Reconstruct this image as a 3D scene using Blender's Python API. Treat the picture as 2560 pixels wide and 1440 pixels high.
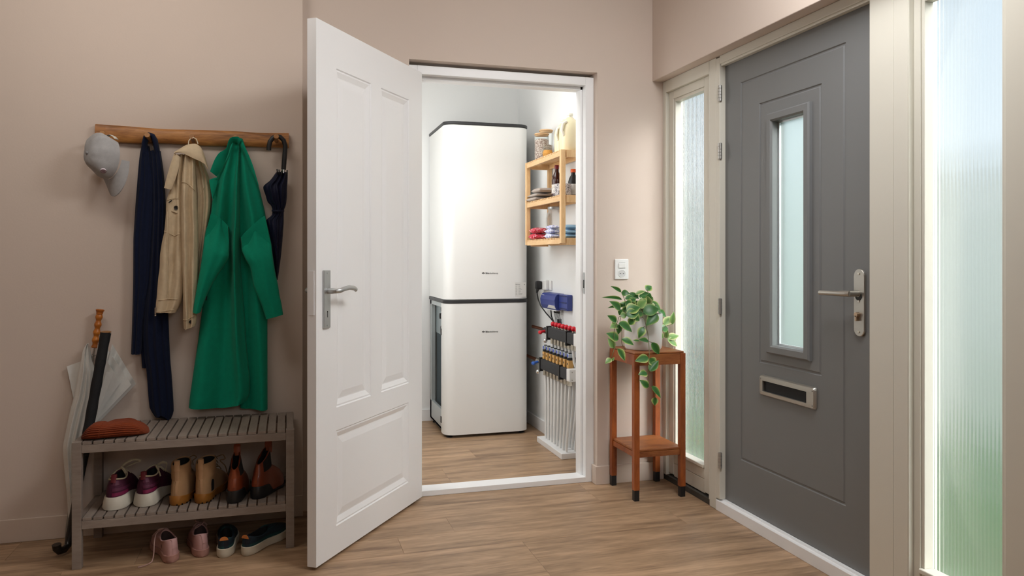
import bpy, bmesh, math, random
from mathutils import Vector, Matrix, noise
R = math.radians
random.seed(7)
for o in list(bpy.data.objects):
    bpy.data.objects.remove(o)
SC = bpy.context.scene
COL = SC.collection

# ------------------------------------------------------------------ camera
F_PX, YAW, EYE, HORIZON = 1920.0, R(16.4), 1.2, 645.0
SY, CY = math.sin(YAW), math.cos(YAW)
cd = bpy.data.cameras.new('camera'); cam = bpy.data.objects.new('camera', cd); COL.objects.link(cam)
cd.sensor_width = 36; cd.lens = 36*F_PX/2560; cd.shift_y = -(720-HORIZON)/2560; cd.clip_start = .05
cam.location = (0, 0, EYE); cam.rotation_euler = (R(90), 0, -YAW)
SC.camera = cam
# ------------------------------------------------------------------ exposure
SC.view_settings.view_transform = 'Standard'; SC.view_settings.look = 'None'
SC.view_settings.gamma = 1; SC.view_settings.use_curve_mapping = False
SC.view_settings.exposure = 0.12
SC.cycles.caustics_reflective = False; SC.cycles.sample_clamp_indirect = 10
# ------------------------------------------------------------------ sky
W = bpy.data.worlds.new('sky'); SC.world = W; W.use_nodes = True
nt = W.node_tree; nt.nodes.clear()
tc = nt.nodes.new('ShaderNodeTexCoord'); sep = nt.nodes.new('ShaderNodeSeparateXYZ'); rmp = nt.nodes.new('ShaderNodeValToRGB')
bgn = nt.nodes.new('ShaderNodeBackground'); wo = nt.nodes.new('ShaderNodeOutputWorld')
nt.links.new(tc.outputs['Generated'], sep.inputs[0]); nt.links.new(sep.outputs['Z'], rmp.inputs[0])
nt.links.new(rmp.outputs[0], bgn.inputs[0]); nt.links.new(bgn.outputs[0], wo.inputs[0])
rmp.color_ramp.elements[0].position = 0.0; rmp.color_ramp.elements[0].color = (.86, .93, .96, 1)
rmp.color_ramp.elements[1].position = .45; rmp.color_ramp.elements[1].color = (.64, .77, .92, 1)
bgn.inputs[1].default_value = 1.0
# ------------------------------------------------------------------ lights
def area(name, loc, target, sx, sy, power, col):
    l = bpy.data.lights.new(name, 'AREA'); l.shape = 'RECTANGLE'; l.size = sx; l.size_y = sy; l.energy = power; l.color = col
    o = bpy.data.objects.new(name, l); COL.objects.link(o); o.location = loc
    o.rotation_euler = (Vector(target)-Vector(loc)).to_track_quat('-Z', 'Y').to_euler(); return o
sl = bpy.data.lights.new('sun', 'SUN'); sl.energy = 9.0; sl.angle = R(12); sl.color = (1, .98, .95)
so = bpy.data.objects.new('sun', sl); COL.objects.link(so)
so.rotation_euler = Vector((-.62, .66, -.50)).to_track_quat('-Z', 'Y').to_euler(); so.location = (6, -4, 6)
area('entrance_fill_light', (1.35, 2.05, 2.72), (.95, 2.75, 0), .9, .9, 43, (.975, .985, 1))  # added unseen soft light, brightens the entrance side beyond the weak window daylight
area('hall_ceiling_lamp', (-.75, 2.70, 2.70), (-.75, 3.71, 1.75), .9, .5, 10, (1, .95, .90))
area('camera_fill_light', (1.0, -1.6, 2.45), (.9, 3, 1.3), 1.5, 1.0, 18, (.95, .975, 1))  # added fill from behind the camera to lift the coats, no fixture there
area('storage_ceiling_lamp', (.75, 4.20, 2.57), (.85, 4.5, 0), 1.0, .5, 9, (1, 1, .99))
area('storage_fill_light', (.03, 4.50, 1.35), (1.7, 4.50, 1.0), .8, 1.7, 14.5, (1, 1, .99))  # added soft panel out of view, lights unit and shelf from the left

# ------------------------------------------------------------------ helpers
def ray(px, py):
    r = (px-1280)/F_PX
    return SY+CY*r, CY-SY*r, (HORIZON-py)/F_PX
def PY(px, py, Y):                       # point of the plane y = Y seen at a pixel of the photograph
    d = ray(px, py); t = Y/d[1]; return Vector((t*d[0], Y, EYE+t*d[2]))
def PX(px, py, X):
    d = ray(px, py); t = X/d[0]; return Vector((X, t*d[1], EYE+t*d[2]))

def lin(c):
    if isinstance(c, str):
        c = [int(c[i:i+2], 16)/255 for i in (0, 2, 4)]
    return tuple((x/12.92 if x <= .04045 else ((x+.055)/1.055)**2.4) for x in c[:3])+(1,)

class G:                                  # small node helper
    def __init__(s, name):
        s.m = bpy.data.materials.new(name); s.m.use_nodes = True; s.t = s.m.node_tree; s.t.nodes.clear()
        s.o = s.n('ShaderNodeOutputMaterial'); s.b = s.n('ShaderNodeBsdfPrincipled'); s.l(s.b, 0, s.o, 0)
    def n(s, k, **kw):
        x = s.t.nodes.new(k)
        for a, b in kw.items(): setattr(x, a, b)
        return x
    def l(s, a, i, b, j): s.t.links.new(a.outputs[i], b.inputs[j])
    def coords(s, scale=(1, 1, 1), rnd=False):
        tc = s.n('ShaderNodeTexCoord'); mp = s.n('ShaderNodeMapping'); mp.inputs['Scale'].default_value = scale
        s.l(tc, 'Object', mp, 'Vector')
        if rnd:
            oi = s.n('ShaderNodeObjectInfo'); mu = s.n('ShaderNodeVectorMath', operation='SCALE')
            cb = s.n('ShaderNodeCombineXYZ'); s.l(oi, 'Random', cb, 0); s.l(oi, 'Random', cb, 1); s.l(oi, 'Random', cb, 2)
            s.l(cb, 0, mu, 0); mu.inputs['Scale'].default_value = 37.0; s.l(mu, 0, mp, 'Location')
        return mp
    def bump(s, fac, strength, dist):
        b = s.n('ShaderNodeBump'); b.inputs['Strength'].default_value = strength; b.inputs['Distance'].default_value = dist
        s.t.links.new(fac, b.inputs['Height']); s.l(b, 0, s.b, 'Normal')

def pbr(name, col, rough=.5, metal=0, bump=None, var=None, spec=None, sheen=0, emit=None, coat=0):
    g = G(name); b = g.b; c = lin(col)
    b.inputs['Base Color'].default_value = c; b.inputs['Roughness'].default_value = rough; b.inputs['Metallic'].default_value = metal
    if spec is not None: b.inputs['Specular IOR Level'].default_value = spec
    if sheen: b.inputs['Sheen Weight'].default_value = sheen; b.inputs['Sheen Roughness'].default_value = .6
    if coat: b.inputs['Coat Weight'].default_value = coat
    if var:
        mp = g.coords(); nz = g.n('ShaderNodeTexNoise'); nz.inputs['Scale'].default_value = var[0]; nz.inputs['Detail'].default_value = 4
        g.l(mp, 0, nz, 'Vector'); cr = g.n('ShaderNodeMix', data_type='RGBA')
        cr.inputs['A'].default_value = tuple(x*(1-var[1]) for x in c[:3])+(1,); cr.inputs['B'].default_value = tuple(min(1, x*(1+var[1])) for x in c[:3])+(1,)
        g.l(nz, 0, cr, 0); g.t.links.new(cr.outputs['Result'], b.inputs['Base Color'])
    if bump:
        mp = g.coords(); nz = g.n('ShaderNodeTexNoise'); nz.inputs['Scale'].default_value = bump[0]; nz.inputs['Detail'].default_value = 3
        g.l(mp, 0, nz, 'Vector'); g.bump(nz.outputs[0], bump[1], .002)
    return g.m

def wood(name, c1, c2, scale, rough=.45, bump=.15, rnd=True, rings=3.0, c3=None):
    g = G(name); mp = g.coords(scale, rnd)
    n1 = g.n('ShaderNodeTexNoise'); n1.inputs['Scale'].default_value = rings; n1.inputs['Detail'].default_value = 5; n1.inputs['Distortion'].default_value = .6
    g.l(mp, 0, n1, 'Vector')
    n2 = g.n('ShaderNodeTexNoise'); n2.inputs['Scale'].default_value = rings*6; n2.inputs['Detail'].default_value = 3; g.l(mp, 0, n2, 'Vector')
    mx = g.n('ShaderNodeMix', data_type='FLOAT'); mx.inputs[0].default_value = .35
    g.t.links.new(n1.outputs[0], mx.inputs['A']); g.t.links.new(n2.outputs[0], mx.inputs['B'])
    rp = g.n('ShaderNodeValToRGB'); e = rp.color_ramp.elements
    e[0].position = .33; e[0].color = lin(c1); e[1].position = .66; e[1].color = lin(c2)
    if c3: k = e.new(.5); k.color = lin(c3)
    g.t.links.new(mx.outputs[0], rp.inputs[0])
    hs = g.n('ShaderNodeHueSaturation'); g.t.links.new(rp.outputs[0], hs.inputs['Color'])
    if rnd:
        oi = g.n('ShaderNodeObjectInfo'); mr = g.n('ShaderNodeMapRange'); mr.inputs['To Min'].default_value = .92; mr.inputs['To Max'].default_value = 1.08
        g.l(oi, 'Random', mr, 0); g.l(mr, 0, hs, 'Value')
    g.l(hs, 0, g.b, 'Base Color'); g.b.inputs['Roughness'].default_value = rough
    g.bump(mx.outputs[0], bump, .001)
    return g.m

def cloth(name, col, weave=900, wstr=.35, var=.12, sheen=.25, rough=.9, coarse=None):
    g = G(name); c = lin(col); mp = g.coords()
    nz = g.n('ShaderNodeTexNoise'); nz.inputs['Scale'].default_value = 60; nz.inputs['Detail'].default_value = 6; g.l(mp, 0, nz, 'Vector')
    cr = g.n('ShaderNodeMix', data_type='RGBA')
    cr.inputs['A'].default_value = tuple(x*(1-var) for x in c[:3])+(1,); cr.inputs['B'].default_value = tuple(x*(1+var) for x in c[:3])+(1,)
    g.l(nz, 0, cr, 0); g.t.links.new(cr.outputs['Result'], g.b.inputs['Base Color'])
    wv = g.n('ShaderNodeTexNoise'); wv.inputs['Scale'].default_value = weave; g.l(mp, 0, wv, 'Vector')
    g.bump(wv.outputs[0], wstr, .001)
    g.b.inputs['Roughness'].default_value = rough; g.b.inputs['Sheen Weight'].default_value = sheen*.15; g.b.inputs['Specular IOR Level'].default_value = .2
    return g.m

def glass(name, col=(1, 1, 1), rough=0.0, ior=1.45, clear=0.0):
    g = G(name); b = g.b; b.inputs['Base Color'].default_value = tuple(col)+(1,)
    b.inputs['Transmission Weight'].default_value = 1; b.inputs['Roughness'].default_value = rough; b.inputs['IOR'].default_value = ior
    if clear:
        tr = g.n('ShaderNodeBsdfTransparent'); tr.inputs[0].default_value = tuple(col)+(1,)
        mx = g.n('ShaderNodeMixShader'); mx.inputs[0].default_value = clear
        g.l(b, 0, mx, 1); g.l(tr, 0, mx, 2); g.l(mx, 0, g.o, 0)
    return g.m

def frosted(name, col, clear, rough, trans):          # textured door glass: scattered light plus a clear share
    g = G(name); b = g.b; b.inputs['Base Color'].default_value = tuple(col)+(1,)
    b.inputs['Transmission Weight'].default_value = 1; b.inputs['Roughness'].default_value = rough; b.inputs['IOR'].default_value = 1.4
    tr = g.n('ShaderNodeBsdfTransparent'); tl = g.n('ShaderNodeBsdfTranslucent'); tl.inputs[0].default_value = tuple(col)+(1,)
    m1 = g.n('ShaderNodeMixShader'); m1.inputs[0].default_value = trans; g.l(b, 0, m1, 1); g.l(tl, 0, m1, 2)
    m2 = g.n('ShaderNodeMixShader'); m2.inputs[0].default_value = clear; g.l(m1, 0, m2, 1); g.l(tr, 0, m2, 2); g.l(m2, 0, g.o, 0)
    return g.m

def pattern(name, c1, c2, scale, thr=.5, rough=.9):
    g = G(name); mp = g.coords(); v = g.n('ShaderNodeTexNoise'); v.inputs['Scale'].default_value = scale; v.inputs['Detail'].default_value = 2; v.inputs['Distortion'].default_value = 1.5; g.l(mp, 0, v, 'Vector')
    rp = g.n('ShaderNodeValToRGB'); e = rp.color_ramp.elements; e[0].position = thr-.03; e[0].color = lin(c1); e[1].position = thr+.03; e[1].color = lin(c2); g.l(v, 0, rp, 0); g.l(rp, 0, g.b, 'Base Color'); g.b.inputs['Roughness'].default_value = rough
    return g.m

# mesh collector
class MB:
    def __init__(s): s.v = []; s.f = []; s.m = []; s.s = []
    def add(s, vs, fs, m=0, sm=False):
        k = len(s.v); s.v += [tuple(v) for v in vs]
        for f in fs: s.f.append(tuple(k+i for i in f)); s.m.append(m); s.s.append(sm)
        return s
    def box(s, a, b, bev=0, m=0, mat=None):
        x0, y0, z0 = (min(a[i], b[i]) for i in range(3)); x1, y1, z1 = (max(a[i], b[i]) for i in range(3))
        if bev <= 0:
            vs = [(x, y, z) for z in (z0, z1) for y in (y0, y1) for x in (x0, x1)]
            fs = [(0, 2, 3, 1), (4, 5, 7, 6), (0, 1, 5, 4), (2, 6, 7, 3), (0, 4, 6, 2), (1, 3, 7, 5)]
            if mat: vs = [mat @ Vector(v) for v in vs]
            return s.add(vs, fs, m)
        bev = min(bev, (x1-x0)*.45, (y1-y0)*.45, (z1-z0)*.45)
        bm = bmesh.new(); bmesh.ops.create_cube(bm, size=1)
        for v in bm.verts: v.co = Vector(((x0+x1)/2+v.co.x*(x1-x0), (y0+y1)/2+v.co.y*(y1-y0), (z0+z1)/2+v.co.z*(z1-z0)))
        bmesh.ops.bevel(bm, geom=bm.edges[:], offset=bev, segments=2, affect='EDGES', profile=.5)
        return s.bm(bm, m, mat)
    def bm(s, bm, m=0, mat=None, sm=False):
        bm.verts.index_update()
        vs = [(mat @ v.co) if mat else v.co.copy() for v in bm.verts]
        s.add(vs, [[v.index for v in f.verts] for f in bm.faces], m, sm); bm.free(); return s
    def loft(s, rings, c0=True, c1=True, m=0, sm=True, closed=True):
        n = len(rings[0]); k = len(s.v); fs = []
        vs = [p for r in rings for p in r]
        for i in range(len(rings)-1):
            for j in range(n if closed else n-1):
                a, b = i*n+j, i*n+(j+1) % n
                fs.append((a, b, b+n, a+n))
        s.add(vs, fs, m, sm)
        if c0: s.f.append(tuple(range(k+n-1, k-1, -1))); s.m.append(m); s.s.append(False)
        if c1: s.f.append(tuple(range(k+(len(rings)-1)*n, k+len(rings)*n))); s.m.append(m); s.s.append(False)
        return s
    def tube(s, path, r, n=8, m=0, caps=True, flat=1.0, up=None, closed=False):
        P = [Vector(p) for p in path]; L = len(P); rings = []
        rr = r if callable(r) else (lambda t: r)
        prev = None
        for i, p in enumerate(P):
            if closed: d = P[(i+1) % L]-P[i-1]
            else: d = P[min(i+1, L-1)]-P[max(i-1, 0)]
            d.normalize()
            if up is not None: a = Vector(up)
            elif prev is None: a = Vector((0, 0, 1)) if abs(d.z) < .9 else Vector((1, 0, 0))
            else: a = prev
            a = (a-d*a.dot(d)).normalized(); prev = a; c = d.cross(a)
            q = rr(i/max(1, L-1))
            rings.append([p+a*(math.cos(2*math.pi*j/n)*q)+c*(math.sin(2*math.pi*j/n)*q*flat) for j in range(n)])
        if closed: rings.append(rings[0]); caps = False
        return s.loft(rings, caps, caps, m)
    def cyl(s, a, b, r0, r1=None, n=16, m=0): 
        r1 = r0 if r1 is None else r1
        return s.tube([a, b], lambda t: r0+(r1-r0)*t, n, m)
    def lathe(s, prof, c, n=28, m=0, axis='z', c0=True, c1=True):
        rings = []
        for r, h in prof:
            ring = []
            for j in range(n):
                a = 2*math.pi*j/n; u, v = r*math.cos(a), r*math.sin(a)
                ring.append({'z': (c[0]+u, c[1]+v, c[2]+h), 'x': (c[0]+h, c[1]+u, c[2]+v), 'y': (c[0]+v, c[1]+h, c[2]+u)}[axis])
            rings.append(ring)
        return s.loft(rings, c0, c1, m)
    def ball(s, c, r, nu=14, nv=9, m=0):
        r = r if hasattr(r, '__len__') else (r, r, r)
        rings = [[(c[0]+r[0]*math.sin(math.pi*i/nv)*math.cos(2*math.pi*j/nu), c[1]+r[1]*math.sin(math.pi*i/nv)*math.sin(2*math.pi*j/nu), c[2]-r[2]*math.cos(math.pi*i/nv)) for j in range(nu)] for i in range(1, nv)]
        return s.loft(rings, True, True, m)
    def prism(s, poly, d, m=0):                     # polygon of points pushed along d
        d = Vector(d); n = len(poly); A = [Vector(p) for p in poly]
        return s.add(A+[p+d for p in A], [tuple(range(n-1, -1, -1)), tuple(range(n, 2*n))]+[(i, (i+1) % n, n+(i+1) % n, n+i) for i in range(n)], m)
    def build(s, name, mats, parent=None, origin=None, local=False, sharp=42):
        mats = mats if isinstance(mats, (list, tuple)) else [mats]
        me = bpy.data.meshes.new(name)
        off = Vector((0, 0, 0))
        if parent is not None and not local: off = wloc(parent)
        if parent is None:
            if origin is None:
                xs, ys, zs = zip(*s.v); origin = ((min(xs)+max(xs))/2, (min(ys)+max(ys))/2, min(zs))
            off = Vector(origin)
        me.from_pydata([(v[0]-off.x, v[1]-off.y, v[2]-off.z) for v in s.v], [], s.f)
        for mt in mats: me.materials.append(mt)
        me.polygons.foreach_set('material_index', s.m); me.polygons.foreach_set('use_smooth', s.s)
        bm = bmesh.new(); bm.from_mesh(me); bmesh.ops.recalc_face_normals(bm, faces=bm.faces[:])
        for e in bm.edges:
            if len(e.link_faces) == 2 and e.calc_face_angle(0) > R(sharp): e.smooth = False
        bm.to_mesh(me); bm.free(); me.update()
        o = bpy.data.objects.new(name, me); COL.objects.link(o)
        if parent is None: o.location = off
        else: o.parent = parent
        return o
def wloc(o):
    v = Vector(o.location)
    while o.parent: o = o.parent; v += Vector(o.location)
    return v
def tag(o, label=None, cat=None, group=None, kind=None):
    if label: o['label'] = label
    if cat: o['category'] = cat
    if group: o['group'] = group
    if kind: o['kind'] = kind
    return o
def thing(name, label, cat, loc=(0, 0, 0), rz=0, group=None, kind=None):
    o = bpy.data.objects.new(name, None); COL.objects.link(o); o.location = loc; o.rotation_euler = (0, 0, rz); o.empty_display_size = .05
    return tag(o, label, cat, group, kind)
def dup(o, parent=None, name=None):
    c = o.copy(); COL.objects.link(c)
    if parent: c.parent = parent
    return c
def smoothrows(rows, n):                            # hermite resampling of control rows; first column is the parameter
    out = []; K = len(rows); t0, t1 = rows[0][0], rows[-1][0]
    ts = [r[0] for r in rows]
    def slope(i, c):
        if i == 0: return (rows[1][c]-rows[0][c])/(ts[1]-ts[0])
        if i == K-1: return (rows[-1][c]-rows[-2][c])/(ts[-1]-ts[-2])
        a = (rows[i][c]-rows[i-1][c])/(ts[i]-ts[i-1]); b = (rows[i+1][c]-rows[i][c])/(ts[i+1]-ts[i])
        return 0 if a*b < 0 else 2*a*b/(a+b) if a+b else 0
    for k in range(n):
        t = t0+(t1-t0)*k/(n-1); i = 0
        while i < K-2 and t > ts[i+1]: i += 1
        h = ts[i+1]-ts[i]; u = (t-ts[i])/h; row = [t]
        for c in range(1, len(rows[0])):
            p0, p1, m0, m1 = rows[i][c], rows[i+1][c], slope(i, c)*h, slope(i+1, c)*h
            row.append((2*u**3-3*u*u+1)*p0+(u**3-2*u*u+u)*m0+(-2*u**3+3*u*u)*p1+(u**3-u*u)*m1)
        out.append(row)
    return out
# ------------------------------------------------------------------ materials
M = {}
M['wall'] = pbr('rose_beige_plaster', 'd5c5b8', .85, bump=(140, .12), var=(1.2, .02))
M['white_wall'] = pbr('white_plaster', 'f3f4f3', .85, bump=(140, .1))
M['ceiling'] = pbr('ceiling_paint', 'efebe4', .9)
M['white'] = pbr('white_satin_paint', 'f4f4f4', .38, bump=(60, .04))
M['cream'] = pbr('cream_satin_paint', 'dad6c9', .42, bump=(60, .04))
M['skirt'] = pbr('beige_skirting_paint', 'd8c8ba', .6)
M['door_grey'] = pbr('grey_door_paint', '767777', .5, bump=(90, .06))
M['plank'] = wood('oak_plank', '7d614a', 'bf9d7d', (1.0, 9, 9), .42, .12, True, 2.2, 'a48668')
M['steel'] = pbr('satin_steel', 'b9b6ae', .35, .9)
M['steel_dark'] = pbr('hinge_steel', 'b5b3ae', .35, .8)
M['alu'] = pbr('anodised_aluminium', 'bdbfbf', .38, .85)
M['nickel'] = pbr('nickel', 'cfc8ba', .25, 1)
M['chrome'] = pbr('chrome', 'd8d8d8', .12, 1)
M['black'] = pbr('black_plastic', '17181a', .45)
M['dark'] = pbr('dark_void', '08080a', .8)
M['stone'] = pbr('dark_sill_stone', '4a4640', .7, var=(30, .2))
M['plastic'] = pbr('white_plastic', 'f0f0ee', .3)
M['frost'] = frosted('reeded_glass', (.90, .96, .97), .20, .20, .04)
M['frost_door'] = frosted('satin_glass', (.84, .95, .93), .06, .5, .05)

# ------------------------------------------------------------------ floor
XL, XR, YB, YW, YP = -2.7, 1.968, -2.4, 3.78, 3.71
HZ = 2.75
fl = MB(); fl.box((XL-.1, YB-.1, -.14), (2.3, 5.75, -.014)); floor = fl.build('floor', pbr('subfloor', '8a6f54', .8))
tag(floor, 'oak plank floor running through hall and storage room', 'floor', kind='structure')
def plank_mesh(L, w):
    b = MB(); b.box((0, 0, -.012), (L-.0006, w-.0006, 0), .0008); return b
cache = {}
def lay(x0, x1, y0, y1, seed):
    rnd = random.Random(seed); pw = .19; y = y0
    while y < y1-.01:
        w = min(pw, y1-y); x = x0; first = rnd.choice([.35, .6, .85, 1.1])
        while x < x1-.01:
            L = min(first or 1.28, x1-x); first = None; key = (round(L, 3), round(w, 3))
            if key not in cache:
                o = plank_mesh(L, w).build('plank', M['plank'], floor, local=True); cache[key] = o.data
            else:
                o = bpy.data.objects.new('plank', cache[key]); COL.objects.link(o); o.parent = floor
            o.location = Vector((x, y, 0))-wloc(floor); x += L
        y += w
lay(XL, 1.975, YB, 3.83, 3); lay(.0, 1.71, 3.93, 5.62, 5); lay(.585, 1.592, 3.83, 3.93, 6)

# ------------------------------------------------------------------ walls
def struct(name, mb, mat, label, cat): return tag(mb.build(name, mat), label, cat, kind='structure')
b = MB(); b.box((XL, YP, 0), (.0753, 3.93, HZ), .004); struct('wall_left', b, M['wall'], 'beige wall section standing slightly proud behind the coats', 'wall')
b = MB(); b.box((.0753, YW, 0), (.583, 3.93, HZ)); b.box((1.5835, YW, 0), (2.06, 3.93, HZ)); b.box((.583, YW, 2.183), (1.5835, 3.93, HZ))
struct('wall_back', b, M['wall'], 'beige wall around the open storage doorway', 'wall')
b = MB(); b.box((1.906, 1.56, 2.157), (2.10, YW, HZ), .003); b.box((1.906, YB, 0), (2.10, 1.555, HZ))
struct('wall_right', b, M['wall'], 'beige wall over the front door and sidelights', 'wall')
b = MB(); b.box((XL-.1, YB-.1, 0), (2.25, YB, HZ)); struct('wall_front', b, M['wall'], 'beige wall on the near side of the hall', 'wall')
b = MB(); b.box((XL-.1, YB, 0), (XL, 3.93, HZ)); struct('wall_far_left', b, M['wall'], 'beige wall at the far left end of the hall', 'wall')
b = MB(); b.box((XL-.1, YB-.1, HZ), (2.25, 3.93, HZ+.1)); struct('ceiling', b, M['ceiling'], 'pale ceiling over the entrance hall', 'ceiling')
b = MB(); b.box((-.1, 3.93, 2.6), (1.85, 5.75, 2.7)); struct('ceiling_storage', b, M['ceiling'], 'white ceiling over the storage room', 'ceiling')
b = MB(); b.box((-.1, 5.61, 0), (1.85, 5.75, 2.6)); struct('wall_storage_back', b, M['white_wall'], 'white storage room wall behind the tall unit', 'wall')
b = MB(); b.box((1.70, 3.93, 0), (1.85, 5.61, 2.6)); struct('wall_storage_right', b, M['white_wall'], 'white storage room wall carrying the shelf and pipe manifold', 'wall')
b = MB(); b.box((-.1, 3.93, 0), (0, 5.61, 2.6)); struct('wall_storage_left', b, M['white_wall'], 'white storage room wall out of sight on the hinge side', 'wall')
b = MB(); b.box((0, 3.93, 0), (.56, 3.95, 2.6)); b.box((1.62, 3.93, 0), (1.70, 3.95, 2.6)); b.box((.56, 3.93, 2.2), (1.62, 3.95, 2.6))
struct('wall_storage_front', b, M['white_wall'], 'white inner side of the wall around the storage doorway', 'wall')
# baseboards
def skirt(name, a, c, mat, label): 
    b = MB(); b.box(a, c, .002); return struct(name, b, mat, label, 'baseboard')
skirt('baseboard_left', (XL, YP-.012, 0), (.0753, YP, .097), M['skirt'], 'low beige baseboard under the coat rack wall')
skirt('baseboard_middle', (.0753, YW-.012, 0), (.583, YW, .097), M['skirt'], 'short beige baseboard hidden behind the open white door')
b = MB(); b.box((1.571, YW-.012, 0), (1.966, YW, .097), .002); b.box((1.571, YW, 0), (1.5835, 3.828, .097), .002)
struct('baseboard_back', b, M['skirt'], 'beige baseboard behind the plant stand returning into the doorway', 'baseboard')
skirt('baseboard_storage_back', (0, 5.598, 0), (1.688, 5.61, .085), M['white'], 'white baseboard at the back of the storage room')
skirt('baseboard_storage_right', (1.688, 3.95, 0), (1.70, 5.61, .085), M['white'], 'white baseboard behind the heating pipes')

# ------------------------------------------------------------------ storage door frame (trim_1)
t1 = thing('trim_1', 'white painted frame lining the storage doorway', 'door frame', (1.09, 3.83, 0), kind='structure')
def jamb(x0, x1, s):
    b = MB(); b.box((x0, 3.83, 0), (x1, 3.875, 2.168), .002)
    b.box((x0, 3.875, 0), (x1+s*.012 if s > 0 else x1, 3.945, 2.168)) if s > 0 else b.box((x0-.012, 3.875, 0), (x1, 3.945, 2.168))
    return b
jamb(.585, .632, 1).build('jamb', M['white'], t1); jamb(1.538, 1.592, -1).build('jamb', M['white'], t1)
b = MB(); b.box((.632, 3.83, 2.124), (1.538, 3.875, 2.168), .002); b.box((.632, 3.875, 2.108), (1.538, 3.945, 2.168), .001); b.build('head', M['white'], t1)
b = MB(); b.box((.632, 3.83, 0), (1.538, 3.93, .028), .002); b.build('threshold', M['white'], t1)
b = MB(); x, y = 1.5375, 3.852                                    # oval strike plate let into the jamb
b.prism([(x, y+.012*math.cos(a), 1.065+.046*(1 if math.sin(a) > 0 else -1)+.012*math.sin(a)) for a in [2*math.pi*i/24 for i in range(24)]], (-.0015, 0, 0))
sp = b.build('strike_plate', M['alu'], t1)
b = MB(); b.box((1.535, 3.847, 1.038), (1.5362, 3.857, 1.082)); b.build('strike_hole', M['dark'], sp)

# ------------------------------------------------------------------ open white panel door (door_1)
FD, BD = Vector((.110, 3.035, 0)), Vector((.649, 3.793, 0))
ud = (BD-FD).normalized(); nd = Vector((ud.y, -ud.x, 0))          # s runs from latch edge to hinge edge, nd faces the camera
d1 = thing('door_1', 'white panelled interior door standing wide open', 'door', (BD.x-.02, BD.y+.01, 0), kind='structure')
def DW(s, z, d=0): p = FD+ud*s+nd*d; return Vector((p.x, p.y, z))
DL, Z0, Z1, TH = .930, .012, 2.122, .04
b = MB()
rects = [(.145, .424, .600, 1.960), (.515, .788, .600, 1.960), (.144, .785, .125, .508)]
def panel_face(b, W0, W1, H0, H1, rects, steps, P, m=0):
    ss = sorted({W0, W1, *[r[0] for r in rects], *[r[1] for r in rects]}); zs = sorted({H0, H1, *[r[2] for r in rects], *[r[3] for r in rects]})
    for i in range(len(ss)-1):
        for j in range(len(zs)-1):
            cs, cz = (ss[i]+ss[i+1])/2, (zs[j]+zs[j+1])/2
            if any(r[0] < cs < r[1] and r[2] < cz < r[3] for r in rects): continue
            b.add([P(ss[i], zs[j], 0), P(ss[i+1], zs[j], 0), P(ss[i+1], zs[j+1], 0), P(ss[i], zs[j+1], 0)], [(0, 1, 2, 3)], m)
    for r in rects:
        loops = [[(r[0]+k, r[2]+k, d), (r[1]-k, r[2]+k, d), (r[1]-k, r[3]-k, d), (r[0]+k, r[3]-k, d)] for k, d in steps]
        b.loft([[P(*q) for q in lp] for lp in loops], False, True, m, sm=False)
STEPS = [(0, 0), (.004, -.005), (.010, -.004), (.030, -.013), (.034, -.013), (.060, -.008)]
panel_face(b, .002, DL, Z0, Z1, rects, STEPS, DW)
panel_face(b, .002, DL, Z0, Z1, rects, [(0, 0), (.004, -.005), (.010, -.004), (.030, -.013)], lambda s, z, d: DW(s, z, -TH-d))
for q in ([(.002, Z0), (DL, Z0)], [(DL, Z0), (DL, Z1)], [(DL, Z1), (.002, Z1)], [(.002, Z1), (.002, Z0)]):
    (s0, z0), (s1, z1) = q; b.add([DW(s0, z0), DW(s1, z1), DW(s1, z1, -TH), DW(s0, z0, -TH)], [(0, 1, 2, 3)])
b.build('leaf', M['white'], d1)
def DB(b, s0, s1, z0, z1, d0, d1_, bev=0, m=0):
    mat = Matrix(((ud.x, nd.x, 0, FD.x), (ud.y, nd.y, 0, FD.y), (0, 0, 1, 0), (0, 0, 0, 1)))
    return b.box((s0, d0, z0), (s1, d1_, z1), bev, m, mat)
for side in (1, -1):
    o0 = 0 if side > 0 else -TH
    b = MB(); DB(b, .045, .091, .926, 1.152, o0, o0+side*.008, .002); hp = b.build('handle_plate', M['alu'], d1)
    b = MB(); path = [DW(.070, 1.071, o0+side*k) for k in (.006, .03, .048)]+[DW(s, z, o0+side*k) for s, z, k in ((.082, 1.072, .056), (.11, 1.078, .057), (.15, 1.082, .056), (.19, 1.078, .055), (.205, 1.071, .054))]
    b.tube(path, lambda t: .0095 if t > .2 else .011, 12, flat=.8); b.build('lever', M['alu'], hp)
    b = MB(); DB(b, .0665, .0695, .968, .990, o0+side*.0078, o0+side*.0086); b.cyl(DW(.068, .990, o0+side*.0078), DW(.068, .990, o0+side*.0086), .0032); b.build('keyhole', M['dark'], hp)
    for z in (.937, 1.141):
        b = MB(); b.cyl(DW(.068, z, o0+side*.0075), DW(.068, z, o0+side*.0095), .0035); b.build('screw', M['alu'], hp)
b = MB(); DB(b, 0, .003, .98, 1.15, -.031, -.009); b.build('lock_faceplate', M['white'], d1)
for z in (.25, 1.07, 1.9):
    b = MB(); p = DW(DL+.004, z, -TH-.002); b.cyl(p-Vector((0, 0, .045)), p+Vector((0, 0, .045)), .007); b.build('hinge', M['steel_dark'], d1)

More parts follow.
